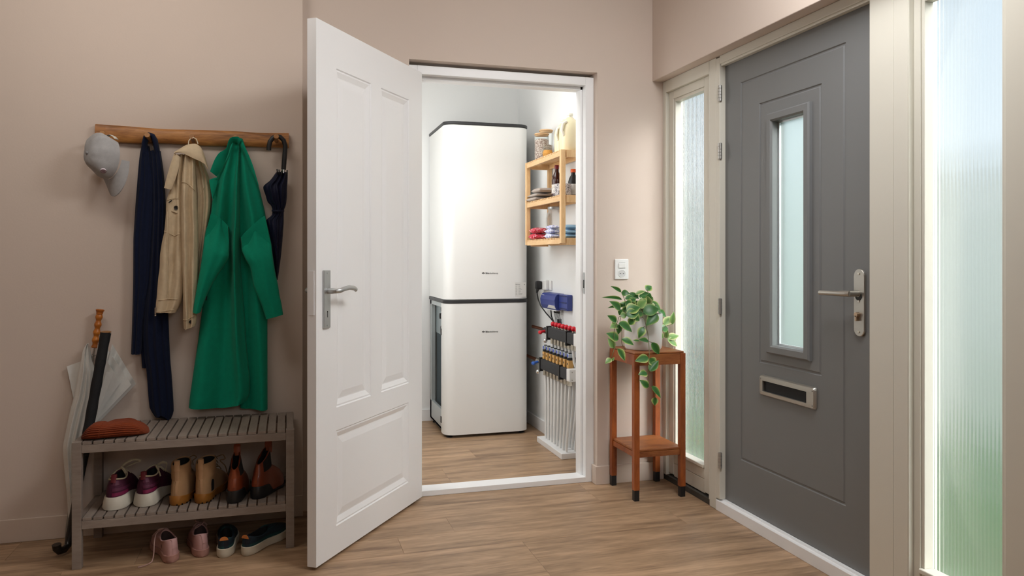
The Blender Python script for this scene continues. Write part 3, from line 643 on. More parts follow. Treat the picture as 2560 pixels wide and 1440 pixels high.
# ------------------------------------------------------------------ heating manifold on the wall
M['ins'] = pbr('black_foam_insulation', '37383a', .85, var=(60, .25)); M['red_cap'] = pbr('red_cap', 'd8182c', .35); M['blue_cap'] = pbr('blue_knob', '2340b8', .4); M['tan'] = pbr('amber_valve_body', 'd9a860', .4); M['pipe'] = pbr('white_pipe', 'eeeeec', .35); M['copper'] = pbr('copper', 'b0653f', .3, 1)
def manifold(name, label, xc, z0, z1, ya, yb, red):
    o = thing(name, label, 'manifold', (xc, (ya+yb)/2, z0))
    b = MB(); b.box((xc-.034, ya+.055, z0), (xc+.034, yb-.03, z1), .006); b.build('insulation', M['ins'], o)
    for y in (ya+.17, yb-.045):
        b = MB(); b.box((xc-.040, y, z0-.014), (xc+.040, y+.022, z1+.008), .003); b.box((xc+.035, y+.002, z0-.02), (1.6995, y+.02, z1+.05), .002); b.build('bracket', M['black'], o)
    b = MB(); b.box((xc-.037, ya, z0-.002), (xc+.037, ya+.054, z1+.004), .004); b.build('end_cap', M['plastic'], o)
    for zz in (z0+.01, z1-.012):
        b = MB(); b.ball((xc-.020, ya-.001, zz), .004, 8, 6); b.build('screw', M['steel'], o)
    n = 8; st = (yb-.06-ya-.075)/(n-1)
    for i in range(n):
        y = ya+.075+i*st
        if red:
            b = MB(); b.cyl((xc-.004, y, z1), (xc-.004, y, z1+.008), .011, n=12); b.build('gauge_base', M['nickel'], o)
            b = MB(); b.ball((xc-.004, y, z1+.021), (.0155, .0155, .0165), 14, 9); b.build('gauge_cap', M['red_cap'], o)
        else:
            b = MB(); b.box((xc-.022, y-.017, z1+.001), (xc+.012, y+.017, z1+.050), .003); b.cyl((xc-.005, y, z1-.004), (xc-.005, y, z1+.002), .014, n=12); b.build('valve_body', M['tan'], o)
            b = MB(); b.box((xc-.0228, y-.006, z1+.022), (xc-.0215, y+.006, z1+.034)); b.build('valve_window', M['ins'], o)
            b = MB(); b.cyl((xc-.005, y, z1+.0505), (xc-.005, y, z1+.064), .019, n=16); b.build('valve_collar', M['black'], o)
            b = MB(); b.box((xc-.020, y-.0145, z1+.0645), (xc+.010, y+.0145, z1+.088), .002); k = b.build('actuator', pbr('pale_grey_plastic', 'c9d2dc', .4) if 'pg' not in M else M['pg'], o); M['pg'] = k.data.materials[0]
            b = MB(); b.box((xc-.0212, y-.009, z1+.0675), (xc-.0198, y+.009, z1+.085)); b.build('blue_knob', M['blue_cap'], k)
            b = MB(); b.cyl((xc-.005, y, z1+.0885), (xc-.005, y, z1+.093), .010, n=12); b.build('actuator_top', M['black'], k)
        b = MB(); b.cyl((xc-.006, y, z0-.003), (xc-.006, y, z0-.036), .0155, n=6); b.cyl((xc-.006, y, z0), (xc-.006, y, z0-.008), .011, n=10); b.build('outlet_nut', M['nickel'], o)
    b = MB(); b.lathe([(.026, 0), (.026, .012), (.020, .015), (.020, .030), (.024, .032), (.024, .05), (.016, .055)], (xc, yb-.022, (z0+z1)/2), 18, axis='y'); b.build('inlet_union', M['nickel'], o)
    b = MB(); b.cyl((xc, yb+.03, (z0+z1)/2), (xc, yb+.11, (z0+z1)/2), .020, n=16); b.build('ball_valve', M['ins'] if red else M['nickel'], o)
    b = MB(); b.cyl((xc-.018, yb+.06, (z0+z1)/2), (xc-.045, yb+.055, (z0+z1)/2-.006), .009, n=10); b.ball((xc-.052, yb+.055, (z0+z1)/2-.008), (.013, .022, .013), 12, 8); b.build('valve_lever', M['red_cap'] if red else pbr('blue_lever', '2a5fb8', .4), o)
    b = MB(); b.tube([(xc, yb+.11, (z0+z1)/2), (xc+.01, yb+.18, (z0+z1)/2), (xc+.01, yb+.40, (z0+z1)/2)], .011, 12); b.build('feed_pipe', M['copper'], o)
    b = MB(); b.cyl((xc-.01, yb-.014, z0+.004), (xc-.036, yb-.012, z0-.018), .010, n=12); b.ball((xc-.040, yb-.012, z0-.021), .015, 12, 8); b.build('drain_cock', M['chrome'], o)
    return [ya+.075+i*st for i in range(n)]
ysU = manifold('upper_manifold', 'upper black pipe manifold with a row of red caps', 1.640, .690, .757, 4.130, 4.690, True)
ysL = manifold('lower_manifold', 'lower black pipe manifold with amber valves and blue actuators', 1.628, .475, .542, 4.215, 4.80, False)
b = MB(); b.box((1.572, 4.298, 0), (1.6985, 4.768, .035), .003); b.build('pipe_base', M['white']); pb = bpy.data.objects['pipe_base']; tag(pb, 'low white box on the floor where the pipes enter', 'pipe box')
ORD = ['first', 'second', 'third', 'fourth', 'fifth', 'sixth', 'seventh', 'last']
for i, y in enumerate(ysU):
    b = MB(); yt = 4.33+.05*i+.006; b.tube([(1.634, y, .653), (1.640, y+.002, .58), (1.672, y+.01, .50), (1.675, y*.6+yt*.4, .30), (1.672, yt, .034)], .0085, 10)
    tag(b.build('heating_pipe', M['pipe']), 'white pipe from the upper manifold, '+ORD[i]+' from the near end', 'pipe', 'pipes from the upper manifold')
for i, y in enumerate(ysL):
    b = MB(); yt = 4.325+.054*i; b.tube([(1.622, y, .4385), (1.621, y+.3*(yt-y), .36), (1.618, y+.6*(yt-y), .2), (1.612, yt, .034)], .0085, 10)
    tag(b.build('heating_pipe', M['pipe']), 'white pipe hanging below the lower manifold, '+ORD[i]+' from the near end', 'pipe', 'pipes from the lower manifold')
# socket, plug and control box
s = thing('wall_socket', 'white surface socket on the storage wall with a plug in it', 'socket', (1.7, 4.93, .985))
b = MB(); b.box((1.668, 4.865, .985), (1.6995, 4.985, 1.052), .005); b.build('housing', M['plastic'], s)
b = MB(); b.box((1.6995, 4.825, .985), (1.69, 4.864, 1.050), .003); b.build('side_plate', M['plastic'], s)
p = thing('plug', 'black angled plug with its cable running down to the manifold', 'plug', (1.66, 4.96, 1.02))
b = MB(); b.box((1.628, 4.935, .985), (1.6675, 4.985, 1.045), .012); b.cyl((1.648, 4.975, .995), (1.642, 4.98, .962), .012, .006, n=12); b.build('plug_body', M['black'], p)
b = MB(); b.tube([(1.643, 4.98, .966), (1.65, 4.975, .92), (1.66, 4.95, .875), (1.675, 4.88, .83), (1.685, 4.80, .795), (1.685, 4.72, .765), (1.685, 4.69, .745)], .0045, 8); b.build('cable', M['black'], p)
cb = thing('control_box', 'dark blue heating control box mounted above the manifold', 'control box', (1.7, 4.67, .89))
M['navy_plastic'] = pbr('navy_plastic', '37458c', .4)
prof = [(1.699, .880), (1.660, .865), (1.648, .872), (1.638, .895), (1.635, .93), (1.642, .955), (1.655, .968), (1.699, .972)]
b = MB(); b.prism([(x, 4.600, z) for x, z in prof], (0, .285, 0)); b.build('cover', M['navy_plastic'], cb)
b = MB(); b.box((1.664, 4.448, .872), (1.699, 4.599, .970), .004); tb = b.build('terminal_cover', M['navy_plastic'], cb)
for z in (.958, .918, .880):
    b = MB(); b.box((1.6600, 4.46, z), (1.6645, 4.58, z+.006), .001); b.build('cover_rib', pbr('deep_navy', '1f2a5e', .5) if 'dn' not in M else M['dn'], tb); M['dn'] = bpy.data.objects['cover_rib'].data.materials[0]
b = MB(); b.box((1.646, 4.606, .8615), (1.682, 4.79, .8655)); b.prism([(1.652, 4.61, .8745), (1.640, 4.61, .897), (1.640, 4.72, .897), (1.652, 4.78, .8745)], (-.004, 0, -.002)); b.build('terminal_window', M['plastic'], cb)
b = MB()
for k in range(5): y = 4.862-k*.011; b.box((1.6395, y, .953), (1.6405, y+.007, .957))
b.build('lettering', M['plastic'], cb)
for k in range(6):
    y = 4.62+.022*k; thick = k == 5
    b = MB(); b.tube([(1.672, y, .864), (1.674, y-.004, .83), (1.682, y-.02+.004*k, .79), (1.684, y-.03, .74), (1.685, y-.03, .70)] if not thick else [(1.67, 4.77, .864), (1.672, 4.765, .82), (1.684, 4.72, .75), (1.686, 4.70, .70)], .0045 if thick else .0022, 8)
    b.build('cable', M['black'] if thick else pbr('grey_cable', '6a6c70', .5), cb)
    if not thick: b = MB(); b.cyl((1.672, y, .8645), (1.673, y-.002, .845), .005, n=8); b.build('cable_gland', M['black'], cb)
# ------------------------------------------------------------------ coat rack
M['rail_wood'] = wood('rustic_rail_wood', '6f4522', 'bb8347', (1.3, 9, 9), .5, .3, True, 3.0, 'a06a36')
M['peg_wood'] = wood('peg_wood', '93602f', 'b98348', (6, 6, 6), .5, .15, True, 3.0)
cr_ = thing('coat_rack', 'rustic wooden wall rail with five pegs holding the coats', 'coat rack', (-.39, YP, 1.70))
top = smoothrows([(238.6, 310), (317.8, 315.6), (417.8, 323), (500, 325), (584, 327.8), (660, 332.5), (722, 333)], 40)
bot = smoothrows([(238.6, 358), (295.6, 356.4), (353.9, 358.6), (406.7, 357.8), (495.6, 363.3), (612, 366), (722, 370)], 40)
rings = []
for (x, yt), (_, yb) in zip(top, bot):
    a, c = PY(x, yt, 3.69), PY(x, yb, 3.69); h = a.z-c.z
    w = .0012*math.sin(x*.09)
    rings.append([(a.x, YP-.0005, c.z+.003), (a.x, 3.688+w, c.z), (a.x, 3.680+w, c.z+.008), (a.x, 3.6775+w, c.z+h*.35), (a.x, 3.6785-w, c.z+h*.7), (a.x, 3.682, a.z-.006), (a.x, 3.690, a.z), (a.x, YP-.0005, a.z-.002)])
b = MB(); b.loft(rings, True, True); b.build('rail', M['rail_wood'], cr_)
PEG = []
for px, py in ((262, 342), (373, 346), (483, 350), (590, 352), (691, 349)):
    p = PY(px, py, 3.66); PEG.append(p)
    b = MB(); b.tube([(p.x, 3.681, p.z-.004), (p.x, 3.655, p.z-.001), (p.x, 3.628, p.z+.003), (p.x, 3.612, p.z+.006), (p.x, 3.606, p.z+.007)], lambda t: .0095 if t < .55 else .0120 if t < .8 else .0105, 14); b.build('peg', M['peg_wood'], cr_)

# ------------------------------------------------------------------ draped cloth
def gauss(x): return math.exp(-x*x)
def drape(b, rows, Y, thick, folds=(), n=70, ncol=64, p=3.0, back=.5, m=0, hem=None, wav=(0, 0), yoff=None, wr=0, top=None, base=None):
    """rows: (py, px_left, px_right) outline in the plane y = Y; thick: depth (number or rows (py, depth)); folds: list of
    ([(py, u), ...], width, amp or [(py, amp)...])   ->  closed padded cloth; returns a function giving the front surface point"""
    rs = smoothrows(rows, n); y0, y1 = rs[0][0], rs[-1][0]
    def itp(tab, py):
        if not hasattr(tab, '__len__'): return tab
        if py <= tab[0][0]: return tab[0][1]
        for (a, va), (c, vc) in zip(tab, tab[1:]):
            if py <= c: t = (py-a)/(c-a); t = t*t*(3-2*t); return va+(vc-va)*t
        return tab[-1][1]
    def front(py, u, xl, xr):
        yy = py+(hem(u) if hem else 0)*max(0, (py-y0)/(y1-y0))**4
        if top: yy += top(u)*max(0, 1-(py-y0)/(y1-y0))**4
        env = max(0.0, 1-abs(2*u-1)**p)**(1/p)
        d = itp(thick, py)*env
        for path, wd, amp in folds:
            a = itp(amp, py); d += a*gauss((u-itp(path, py))/wd)*min(1, env*1.6)
        if wav[0]: d += wav[0]*env*math.sin(u*wav[1]+py*.013)*math.sin(py*.021+u*3)
        if wr: d += wr*env*(noise.noise((u*3.2+Y*50, py*.016, 1.7))+.5*noise.noise((u*7, py*.034+u*2, 5.1)))
        if base and py < base[2]:
            t = max(0, (py-base[1])/(base[2]-base[1])); t = t*t*(3-2*t); px = xl+(xr-xl)*u
            return PY(px, yy, (base[0](yy, px)-.0035)*(1-t)+(Y+(itp(yoff, py) if yoff else 0)-d)*t)
        pt = PY(xl+(xr-xl)*u, yy, Y+(itp(yoff, py) if yoff else 0)); return Vector((pt.x, pt.y-d, pt.z))
    rings = []
    for py, xl, xr in rs:
        fr = [front(py, j/(ncol-1), xl, xr) for j in range(ncol)]
        bk = []
        for j in range(ncol-2, 0, -2):
            u = j/(ncol-1); env = max(0.0, 1-abs(2*u-1)**p)**(1/p); f = fr[j]; bk.append(Vector((f.x, Y+(itp(yoff, py) if yoff else 0)+itp(thick, py)*back*env, f.z)))
        rings.append(fr+bk)
    b.loft(rings, True, True, m)
    def at(py, px):
        k = min(max((py-y0)/(y1-y0)*(n-1), 0), n-1); i = int(k); j = min(i+1, n-1); t = k-i
        xl = rs[i][1]*(1-t)+rs[j][1]*t; xr = rs[i][2]*(1-t)+rs[j][2]*t
        u = min(max((px-xl)/(xr-xl), .01), .99); return front(py, u, xl, xr)
    return at
def stitch(b, at, pts, r=.0011, m=0, off=.0012):
    r *= 1.45
    P = []
    for (x0, y0_), (x1, y1_) in zip(pts, pts[1:]):
        for i in range(8): t = i/8; q = at(y0_+(y1_-y0_)*t, x0+(x1-x0)*t); P.append(q+Vector((0, -off, 0)))
    q = at(pts[-1][1], pts[-1][0]); P.append(q+Vector((0, -off, 0))); b.tube(P, r, 5, m)
def button(at, px, py, r, mat, parent, off=.001):
    q = at(py, px)+Vector((0, -off, 0)); b = MB()
    b.lathe([(r, .004), (r, .001), (r*.85, -.002), (r*.6, -.0005), (r*.2, -.001)], q, 16, axis='y'); b.build('button', mat, parent)

# navy scarf
M['navy_wool'] = cloth('navy_wool', '111a33', 700, .6, .2, .35)
sc_ = thing('scarf', 'long navy scarf looped over the second peg', 'scarf', (PEG[1].x, 3.62, 1.0))
b = MB()
pth = [PY(x, y, Y_) for x, y, Y_ in ((362, 425, 3.682), (361.5, 390, 3.672), (361.5, 358, 3.655), (366, 342.5, 3.648), (373, 337, 3.646), (381, 339.5, 3.648), (387, 350, 3.652), (391.5, 370, 3.662), (395, 400, 3.676), (396, 430, 3.684))]
b.tube(pth, lambda t: .026, 14, flat=.44, up=(0, -1, 0))
at = drape(b, [(366, 354, 374), (391, 349.5, 378), (478, 341.6, 388), (557, 336, 388), (600, 333.7, 384), (700, 333.2, 378), (759, 332, 366), (830, 330, 358), (885, 328, 352.5)], 3.676, [(366, .02), (500, .020), (885, .018)],
      [([(366, .3), (600, .15), (885, .25)], .10, .010), ([(366, .6), (600, .42), (885, .6)], .12, .012), ([(366, .85), (885, .85)], .08, .007)], n=60, ncol=60)
b.build('scarf_end', M['navy_wool'], sc_, sharp=80)
b = MB(); drape(b, [(378, 374, 402), (438, 377, 410), (500, 380, 414), (600, 378, 416), (700, 372, 419), (780, 362, 421), (838, 358, 423), (900, 362, 426), (930, 366, 428.7), (1009, 372, 434), (1025, 374, 434.5), (1044, 385, 428)], 3.672, [(378, .020), (600, .020), (1044, .022)],
      [([(378, .35), (700, .22), (1044, .3)], .09, .012), ([(378, .7), (700, .55), (1044, .55)], .11, .014), ([(378, .9), (700, .82), (1044, .85)], .07, .010)], n=70, ncol=64, hem=lambda u: -8*(1-u)+4*math.sin(u*9))
b.build('scarf_end', M['navy_wool'], sc_, sharp=80)
b = MB(); drape(b, [(700, 346, 372), (838, 350, 368), (920, 355.5, 368.5)], 3.690, .008, [([(700, .5), (920, .5)], .2, .004)], n=20, ncol=24); b.build('scarf_fold', M['navy_wool'], sc_, sharp=80)

# beige jacket
M['jacket'] = cloth('beige_denim', 'd6c2a2', 900, .45, .14, .15); M['thread'] = cloth('pale_thread', 'efe3c9', 900, .1); M['dark_button'] = pbr('dark_metal_button', '2c2a28', .35, .6)
jk = thing('jacket', 'beige denim jacket hanging by its collar loop on the third peg', 'jacket', (PEG[2].x, 3.62, 1.0))
b = MB()
atB = drape(b, [(385, 478, 508), (410, 480, 511), (450, 482, 524), (500, 484, 528), (560, 484, 522), (620, 484, 512), (690, 482, 502), (760, 478, 495)], 3.672, .022, [([(385, .3), (760, .3)], .12, .012), ([(385, .62), (760, .7)], .10, .014), ([(385, .85), (760, .9)], .07, .008)], n=50, ncol=48, wr=.006)
stitch(b, atB, [(494, 417), (505, 432), (513, 445)]); stitch(b, atB, [(503, 490), (508, 478), (512, 470)]); b.build('back_panel', M['jacket'], jk, sharp=80)
b = MB()
atF = drape(b, [(388, 440, 466), (420, 434, 462), (450, 430, 459), (474, 426, 459), (503, 417, 459), (528, 415.6, 460), (580, 411, 460), (608, 405, 461), (643, 400, 461), (670, 399, 462), (696, 395.5, 461), (725, 393, 459), (744, 391.7, 456), (758, 390, 452), (781, 388.7, 440)], 3.628, [(388, .020), (500, .030), (781, .026)],
      [([(388, .6), (560, .75), (781, .8)], .14, .016), ([(388, .2), (640, .22), (781, .25)], .14, .010), ([(640, .55), (720, .5), (781, .55)], .09, [(560, 0), (660, -.010), (781, -.003)])], n=80, ncol=60, wav=(.0022, 9), wr=.006)
stitch(b, atF, [(416, 503), (437, 497.5), (450, 498.4)]); stitch(b, atF, [(422, 530), (421, 620), (420, 744)], .0018); stitch(b, atF, [(425, 530), (424, 620), (423, 744)]); stitch(b, atF, [(412, 578), (440, 591), (452, 585)])
stitch(b, atF, [(398, 750), (420, 747), (446, 747)], .0014); stitch(b, atF, [(391, 779), (420, 776), (438, 773)]); b.build('front_panel', M['jacket'], jk, sharp=80)
b = MB(); fl_ = [(416.8, 503.6), (437, 498), (450, 498.8), (452, 515), (451, 530), (445, 534), (432, 529), (416, 527)]
tp = [atF(y, x)+Vector((0, -.0035, 0)) for x, y in fl_]; b.prism(tp, (0, .004, 0)); b.build('pocket_flap', M['jacket'], jk)
button(atF, 443.5, 521, .0095, M['dark_button'], jk, .005)
b = MB(); q0, q1 = atF(508, 425), atF(502.5, 433); b.tube([q0+Vector((0, -.0045, 0)), q1+Vector((0, -.0045, 0))], .0022, 6); b.build('buttonhole', M['dark'], jk)
b = MB(); q = PY(388.5, 776, 3.605); b.box(q-Vector((.003, .003, .018)), q+Vector((.003, .003, .012)), .001); b.ball(q-Vector((0, 0, .022)), .004, 8, 6); b.build('zip_end', M['nickel'], jk)
b = MB()
atS = drape(b, [(384, 462, 486), (410, 459, 488), (451, 455, 490), (486, 454, 492), (540, 453, 494), (600, 454, 495.5), (640, 455, 496), (696, 457, 495), (740, 458, 493.5), (774, 458, 492.5), (793, 458, 492), (806, 459, 491.5), (818, 460, 488)], 3.612, [(384, .020), (486, .032), (700, .028), (818, .022)],
      [([(384, .22), (560, .26), (700, .2), (818, .3)], .15, .016), ([(384, .85), (560, .8), (700, .72), (818, .75)], .12, .012), ([(384, .55), (560, .55), (700, .46), (818, .5)], .10, [(384, -.004), (560, -.014), (700, -.012), (818, -.004)])], n=80, ncol=56, hem=lambda u: 5-10*abs(u-.2), wr=.006)
stitch(b, atS, [(455, 457), (468, 459), (480, 468), (489, 478)], .0016); stitch(b, atS, [(459, 796), (470, 795), (490, 788)], .0012); b.build('sleeve', M['jacket'], jk, sharp=80)
button(atS, 479, 803, .008, M['dark_button'], jk)
def flapsheet(b, grid, th):                         # grid of points -> padded sheet
    n, k = len(grid), len(grid[0]); A = [p for r in grid for p in r]; Bk = [p+Vector((0, th, 0)) for p in A]; N = n*k; fs = []
    for i in range(n-1):
        for j in range(k-1): a = i*k+j; fs += [(a, a+1, a+k+1, a+k), (N+a+1, N+a, N+a+k, N+a+k+1)]
    for i in range(n-1): fs += [(i*k, i*k+k, N+i*k+k, N+i*k), (i*k+k-1+k, i*k+k-1, N+i*k+k-1, N+i*k+k-1+k)]
    for j in range(k-1): fs += [(j+1, j, N+j, N+j+1), ((n-1)*k+j, (n-1)*k+j+1, N+(n-1)*k+j+1, N+(n-1)*k+j)]
    b.add(A+Bk, fs, 0, True)
def sheet(b, upper, lower, Yu, Yl, th=.004, n=24, k=10, bulge=0, wrinkle=0):
    U = smoothrows([(i, *q) for i, q in enumerate(upper)], n); Lw = smoothrows([(i, *q) for i, q in enumerate(lower)], n); g = []
    for i in range(n):
        row = []
        for j in range(k):
            t = j/(k-1); x = U[i][1]*(1-t)+Lw[i][1]*t; y = U[i][2]*(1-t)+Lw[i][2]*t
            Yd = Yu*(1-t)+Yl*t-bulge*math.sin(math.pi*t)-bulge*.6*math.sin(math.pi*i/(n-1))+wrinkle*math.sin(i*.9+j*.7)
            row.append(PY(x, y, Yd))
        g.append(row)
    flapsheet(b, g, th)
b = MB(); sheet(b, [(437, 379), (452, 370), (468, 361.5), (486, 359), (501, 367), (511, 388), (520, 418)], [(434, 383), (449, 381), (463, 386), (484, 396), (502, 404), (511, 410), (520, 424)], 3.600, 3.572, .005, bulge=.012, wrinkle=.0006); b.build('collar', M['jacket'], jk)
b = MB(); sheet(b, [(436, 382), (428, 405), (419, 435), (410, 470)], [(450, 392), (447, 418), (440, 443), (428, 474)], 3.586, 3.580, .005, k=8, bulge=.008); b.build('collar_point', M['jacket'], jk)
b = MB(); b.tube([PY(x, y, 3.607) for x, y in ((471, 361), (472, 352), (477, 346), (484, 344), (491, 348), (495, 360))], .0022, 8); b.build('hanging_loop', M['thread'], jk)

# green coat
M['green'] = cloth('emerald_wool', '089272', 500, .5, .10, .35); M['coat_button'] = pbr('dark_horn_button', '1c1712', .3)
ct = thing('coat', 'long emerald green wool coat on the fourth peg', 'coat', (PEG[3].x, 3.6, 1.0))
b = MB()
atR = drape(b, [(348, 594, 607), (374, 592, 616), (410, 590, 631), (466, 588, 647), (498, 588, 655), (541, 588, 664), (600, 590, 668), (700, 592, 669), (800, 594, 668.6), (900, 596, 668.8), (1019, 600, 669)], 3.684, [(348, .03), (450, .046), (700, .030), (1019, .024)],
      [([(348, .5), (466, .5), (600, .62), (1019, .82)], .17, [(348, .012), (560, .030), (800, .022), (1019, .026)]), ([(466, .2), (700, .3), (1019, .36)], .15, [(466, -.004), (640, -.022), (1019, -.014)])], n=80, ncol=50, hem=lambda u: 4*u)
b.build('right_panel', M['green'], ct, sharp=80)
b = MB()
atL = drape(b, [(346, 575, 600), (371, 566, 600), (410, 554, 600), (444, 542, 600), (488, 533, 600), (537, 527, 600), (580, 524, 600), (634, 520, 601), (680, 516, 603), (739, 509, 607), (787, 503.6, 611), (860, 494, 616), (920, 485, 621), (969, 478, 625), (998, 474, 624.5), (1019, 472, 617)], 3.660, [(346, .03), (440, .040), (700, .030), (1019, .036)],
      [([(346, .45), (500, .36), (634, .22), (1019, .16)], .15, [(346, .016), (500, .028), (700, .012), (1019, .022)]), ([(346, .93), (500, .90), (634, .84), (800, .82), (1019, .86)], .085, [(346, .010), (500, .034), (634, .050), (800, .046), (1019, .034)]), ([(440, .66), (634, .60), (800, .56), (1019, .52)], .12, [(440, -.004), (580, -.026), (800, -.020), (1019, -.014)])], n=110, ncol=80, hem=lambda u: -1-58*max(0, u-.55)**1.5, wr=.004)
b.build('left_panel', M['green'], ct, sharp=80); button(atL, 518, 744, .0105, M['coat_button'], ct)
coat_y = lambda py, px: atL(py, px).y if px < 600 else min(atL(py, 600).y+.02*(px-600)/30, atR(py, px).y) if px < 630 else atR(py, px).y
b = MB()
atA = drape(b, [(534, 527.5, 573), (560, 520, 573), (580, 513.5, 573.5), (634, 506, 573), (660, 502.5, 562), (673, 500.5, 553), (710, 494, 531), (739, 489, 517), (765, 484.5, 507), (780, 483, 502)], 3.596, [(534, .014), (580, .030), (660, .034), (780, .026)],
      [([(534, .4), (660, .4), (780, .5)], .22, .010), ([(600, .85), (660, .8)], .12, [(560, 0), (620, .006), (700, 0)])], n=70, ncol=50, yoff=[(534, 0), (780, -.004)], hem=lambda u: 3*math.sin(math.pi*u), top=lambda u: 34*u**1.6, base=(coat_y, 536, 640))
b.build('sleeve', M['green'], ct, sharp=80)
b = MB()
atC = drape(b, [(541, 601, 664), (563, 601.5, 669), (592, 603, 675), (612, 605, 679), (640, 613, 682), (668, 626, 686), (690, 630, 690), (713, 634, 695), (740, 645, 699), (765, 656, 704), (792, 665, 708)], 3.600, [(541, .012), (600, .028), (680, .032), (792, .024)],
      [([(541, .5), (660, .55), (792, .5)], .22, .010), ([(580, .15), (680, .25)], .12, [(540, 0), (620, .006), (700, 0)])], n=70, ncol=50, yoff=[(541, 0), (792, -.004)], hem=lambda u: 6-12*u, top=lambda u: 56*(1-u)**1.4, base=(coat_y, 543, 650))
b.build('sleeve', M['green'], ct, sharp=80)
b = MB(); sheet(b, [(603, 349), (594, 341.5), (583, 342), (572, 350), (565, 371), (548, 382), (537, 398), (525, 428)], [(597, 362), (590, 356), (584, 355), (577, 362), (571, 382), (563, 402), (556, 420), (541, 441)], 3.580, 3.602, .007, k=9, bulge=.004); b.build('collar', M['green'], ct)
b = MB(); sheet(b, [(590, 343), (600, 345), (608, 358), (616, 374), (631, 410), (647, 464)], [(587, 352), (596, 356), (602, 366), (609, 380), (623, 416), (641, 458)], 3.592, 3.604, .006, k=7, bulge=.004); b.build('collar_edge', M['green'], ct)
b = MB(); sheet(b, [(541, 443), (523, 451), (526, 470), (531, 497)], [(545, 450), (544, 452), (540, 470), (534, 496)], 3.596, 3.604, .006, k=7, bulge=.003); b.build('lapel', M['green'], ct)

# navy umbrella
M['navy_nylon'] = cloth('navy_nylon', '14182f', 1200, .1, .15, .1, .55)
um = thing('umbrella', 'folded navy umbrella hooked over the fifth peg', 'umbrella', (PEG[4].x, 3.64, 1.2))
b = MB(); b.tube([PY(x, y, 3.640) for x, y in ((672, 376), (672.5, 366), (675, 354), (682, 345), (691, 340.5), (701, 343), (709, 351), (713, 364), (712.5, 380), (710.5, 402), (709, 424))], .0105, 14); b.build('handle', M['black'], um)
b = MB(); b.tube([PY(x, y, 3.640) for x, y in ((708.8, 424.3), (708.2, 433))], .008, 12); b.build('collar_ring', M['chrome'], um)
for x0, y0_, x1, y1_ in ((692.5, 423, 694, 436), (697.5, 424, 698.5, 436), (704, 427, 703, 437), (718, 425, 717, 437)):
    b = MB(); b.tube([PY(x0, y0_, 3.625), PY(x1, y1_, 3.625)], .003, 8); b.build('rib_tip', M['black'], um)
b = MB()
drape(b, [(431, 690, 719.5), (450, 676, 719), (468, 658, 718), (489, 664, 717.5), (505, 669, 716), (515, 678, 714), (526, 681, 710), (536, 680, 709.5), (551, 666, 709.5), (577, 671, 708), (626, 678.5, 704), (677, 687.5, 697.5), (700, 691.5, 694)], 3.655, [(431, .016), (480, .036), (526, .022), (570, .034), (700, .008)],
      [([(431, .3), (526, .3), (700, .5)], .06, .006), ([(431, .55), (526, .6), (700, .5)], .06, .008), ([(431, .8), (700, .5)], .05, .007), ([(440, .1), (526, .2), (700, .5)], .06, [(431, .006), (526, -.004), (600, .006), (700, 0)]), ([(431, .68), (700, .5)], .03, -.006)], n=90, ncol=64, p=2.4, wav=(.003, 14), wr=.008)
b.build('canopy', M['navy_nylon'], um, sharp=80)
b = MB(); rg = []
for i in range(20):
    a = 2*math.pi*i/20; q = PY(695+14.5*math.cos(a), 527+2*math.sin(a), 3.650); rg.append((q.x, 3.650-.030*math.sin(a) if math.sin(a) > 0 else 3.650-.008*math.sin(a), q.z))
b.tube(rg, .005, 8, closed=True, flat=.5); b.build('strap', M['navy_nylon'], um)

# grey baseball cap
M['melange'] = cloth('grey_melange', 'a9a8a8', 420, .5, .16, .2); M['melange_dark'] = cloth('grey_melange_seam', '8b8a8a', 420, .3)
cp = thing('baseball_cap', 'grey baseball cap hanging by its back strap on the first peg', 'cap', (PEG[0].x, 3.63, 1.5))
Mx = Vector((.64, -.45, .62)).normalized()
fwd = Vector((.07, -.20, -.97)).normalized(); upv = Vector((-.72, -.69, .08)); upv = (upv-fwd*upv.dot(fwd)).normalized(); rgt = fwd.cross(upv)
C0 = PY(271, 393, 3.615)
def CP(x, y, z): return C0+rgt*x+fwd*y+upv*z
b = MB(); rings = []; na, nl = 48, 14
def capr(a):                                       # opening outline, front at a = 90
    return .080*math.cos(a), .096*math.sin(a)
for i in range(nl):
    t = i/(nl-1); el = t*R(86); rg = []
    for j in range(na):
        a = 2*math.pi*j/na; x, y = capr(a); z = .105*math.sin(el); k = math.cos(el)**.8
        back = max(0, -math.sin(a)-.55)/.45                      # arched cut at the back
        zl = .045*min(1, back*1.5)**.5 if back > 0 else 0
        z = zl+(.092-zl)*math.sin(el); dent = 1-.20*gauss((a-R(62))/.45)*gauss((t-.50)/.25)-.12*gauss((a-R(150))/.4)*gauss((t-.5)/.3)-.12*gauss((a-R(10))/.35)*gauss((t-.4)/.25)-.10*gauss((a-R(265))/.4)*gauss((t-.6)/.25)
        sm = 1-.010*gauss(((a/R(60)) % 1-.5)/.05)+.10*min(1, t*2.2)*noise.noise((2.1*math.cos(a), 2.1*math.sin(a), t*2.4+4))
        rg.append(CP(x*k*dent*sm, y*k*dent*sm, z))
    rings.append(rg)
b.loft(rings, False, True); inner = [[p+(C0+upv*.04-p)*.03 for p in r] for r in rings]; b.loft(inner, False, True); b.loft([rings[0], inner[0]], False, False); b.build('crown', M['melange'], cp)
b = MB(); b.ball(CP(0, 0, .093), .007, 10, 7); b.build('top_button', M['melange_dark'], cp)
b = MB(); g = []
for i in range(25):
    a = R(18+144*i/24); x, y = capr(a); row = []
    for j in range(9):
        t = j/8; ext = .072*max(0, math.sin((i)/24*math.pi))**.55
        row.append(CP(x*(1+.02*t), y+ext*t, -.002-.020*t-.9*x*x*(1+1.5*t)*1.4))
    g.append(row)
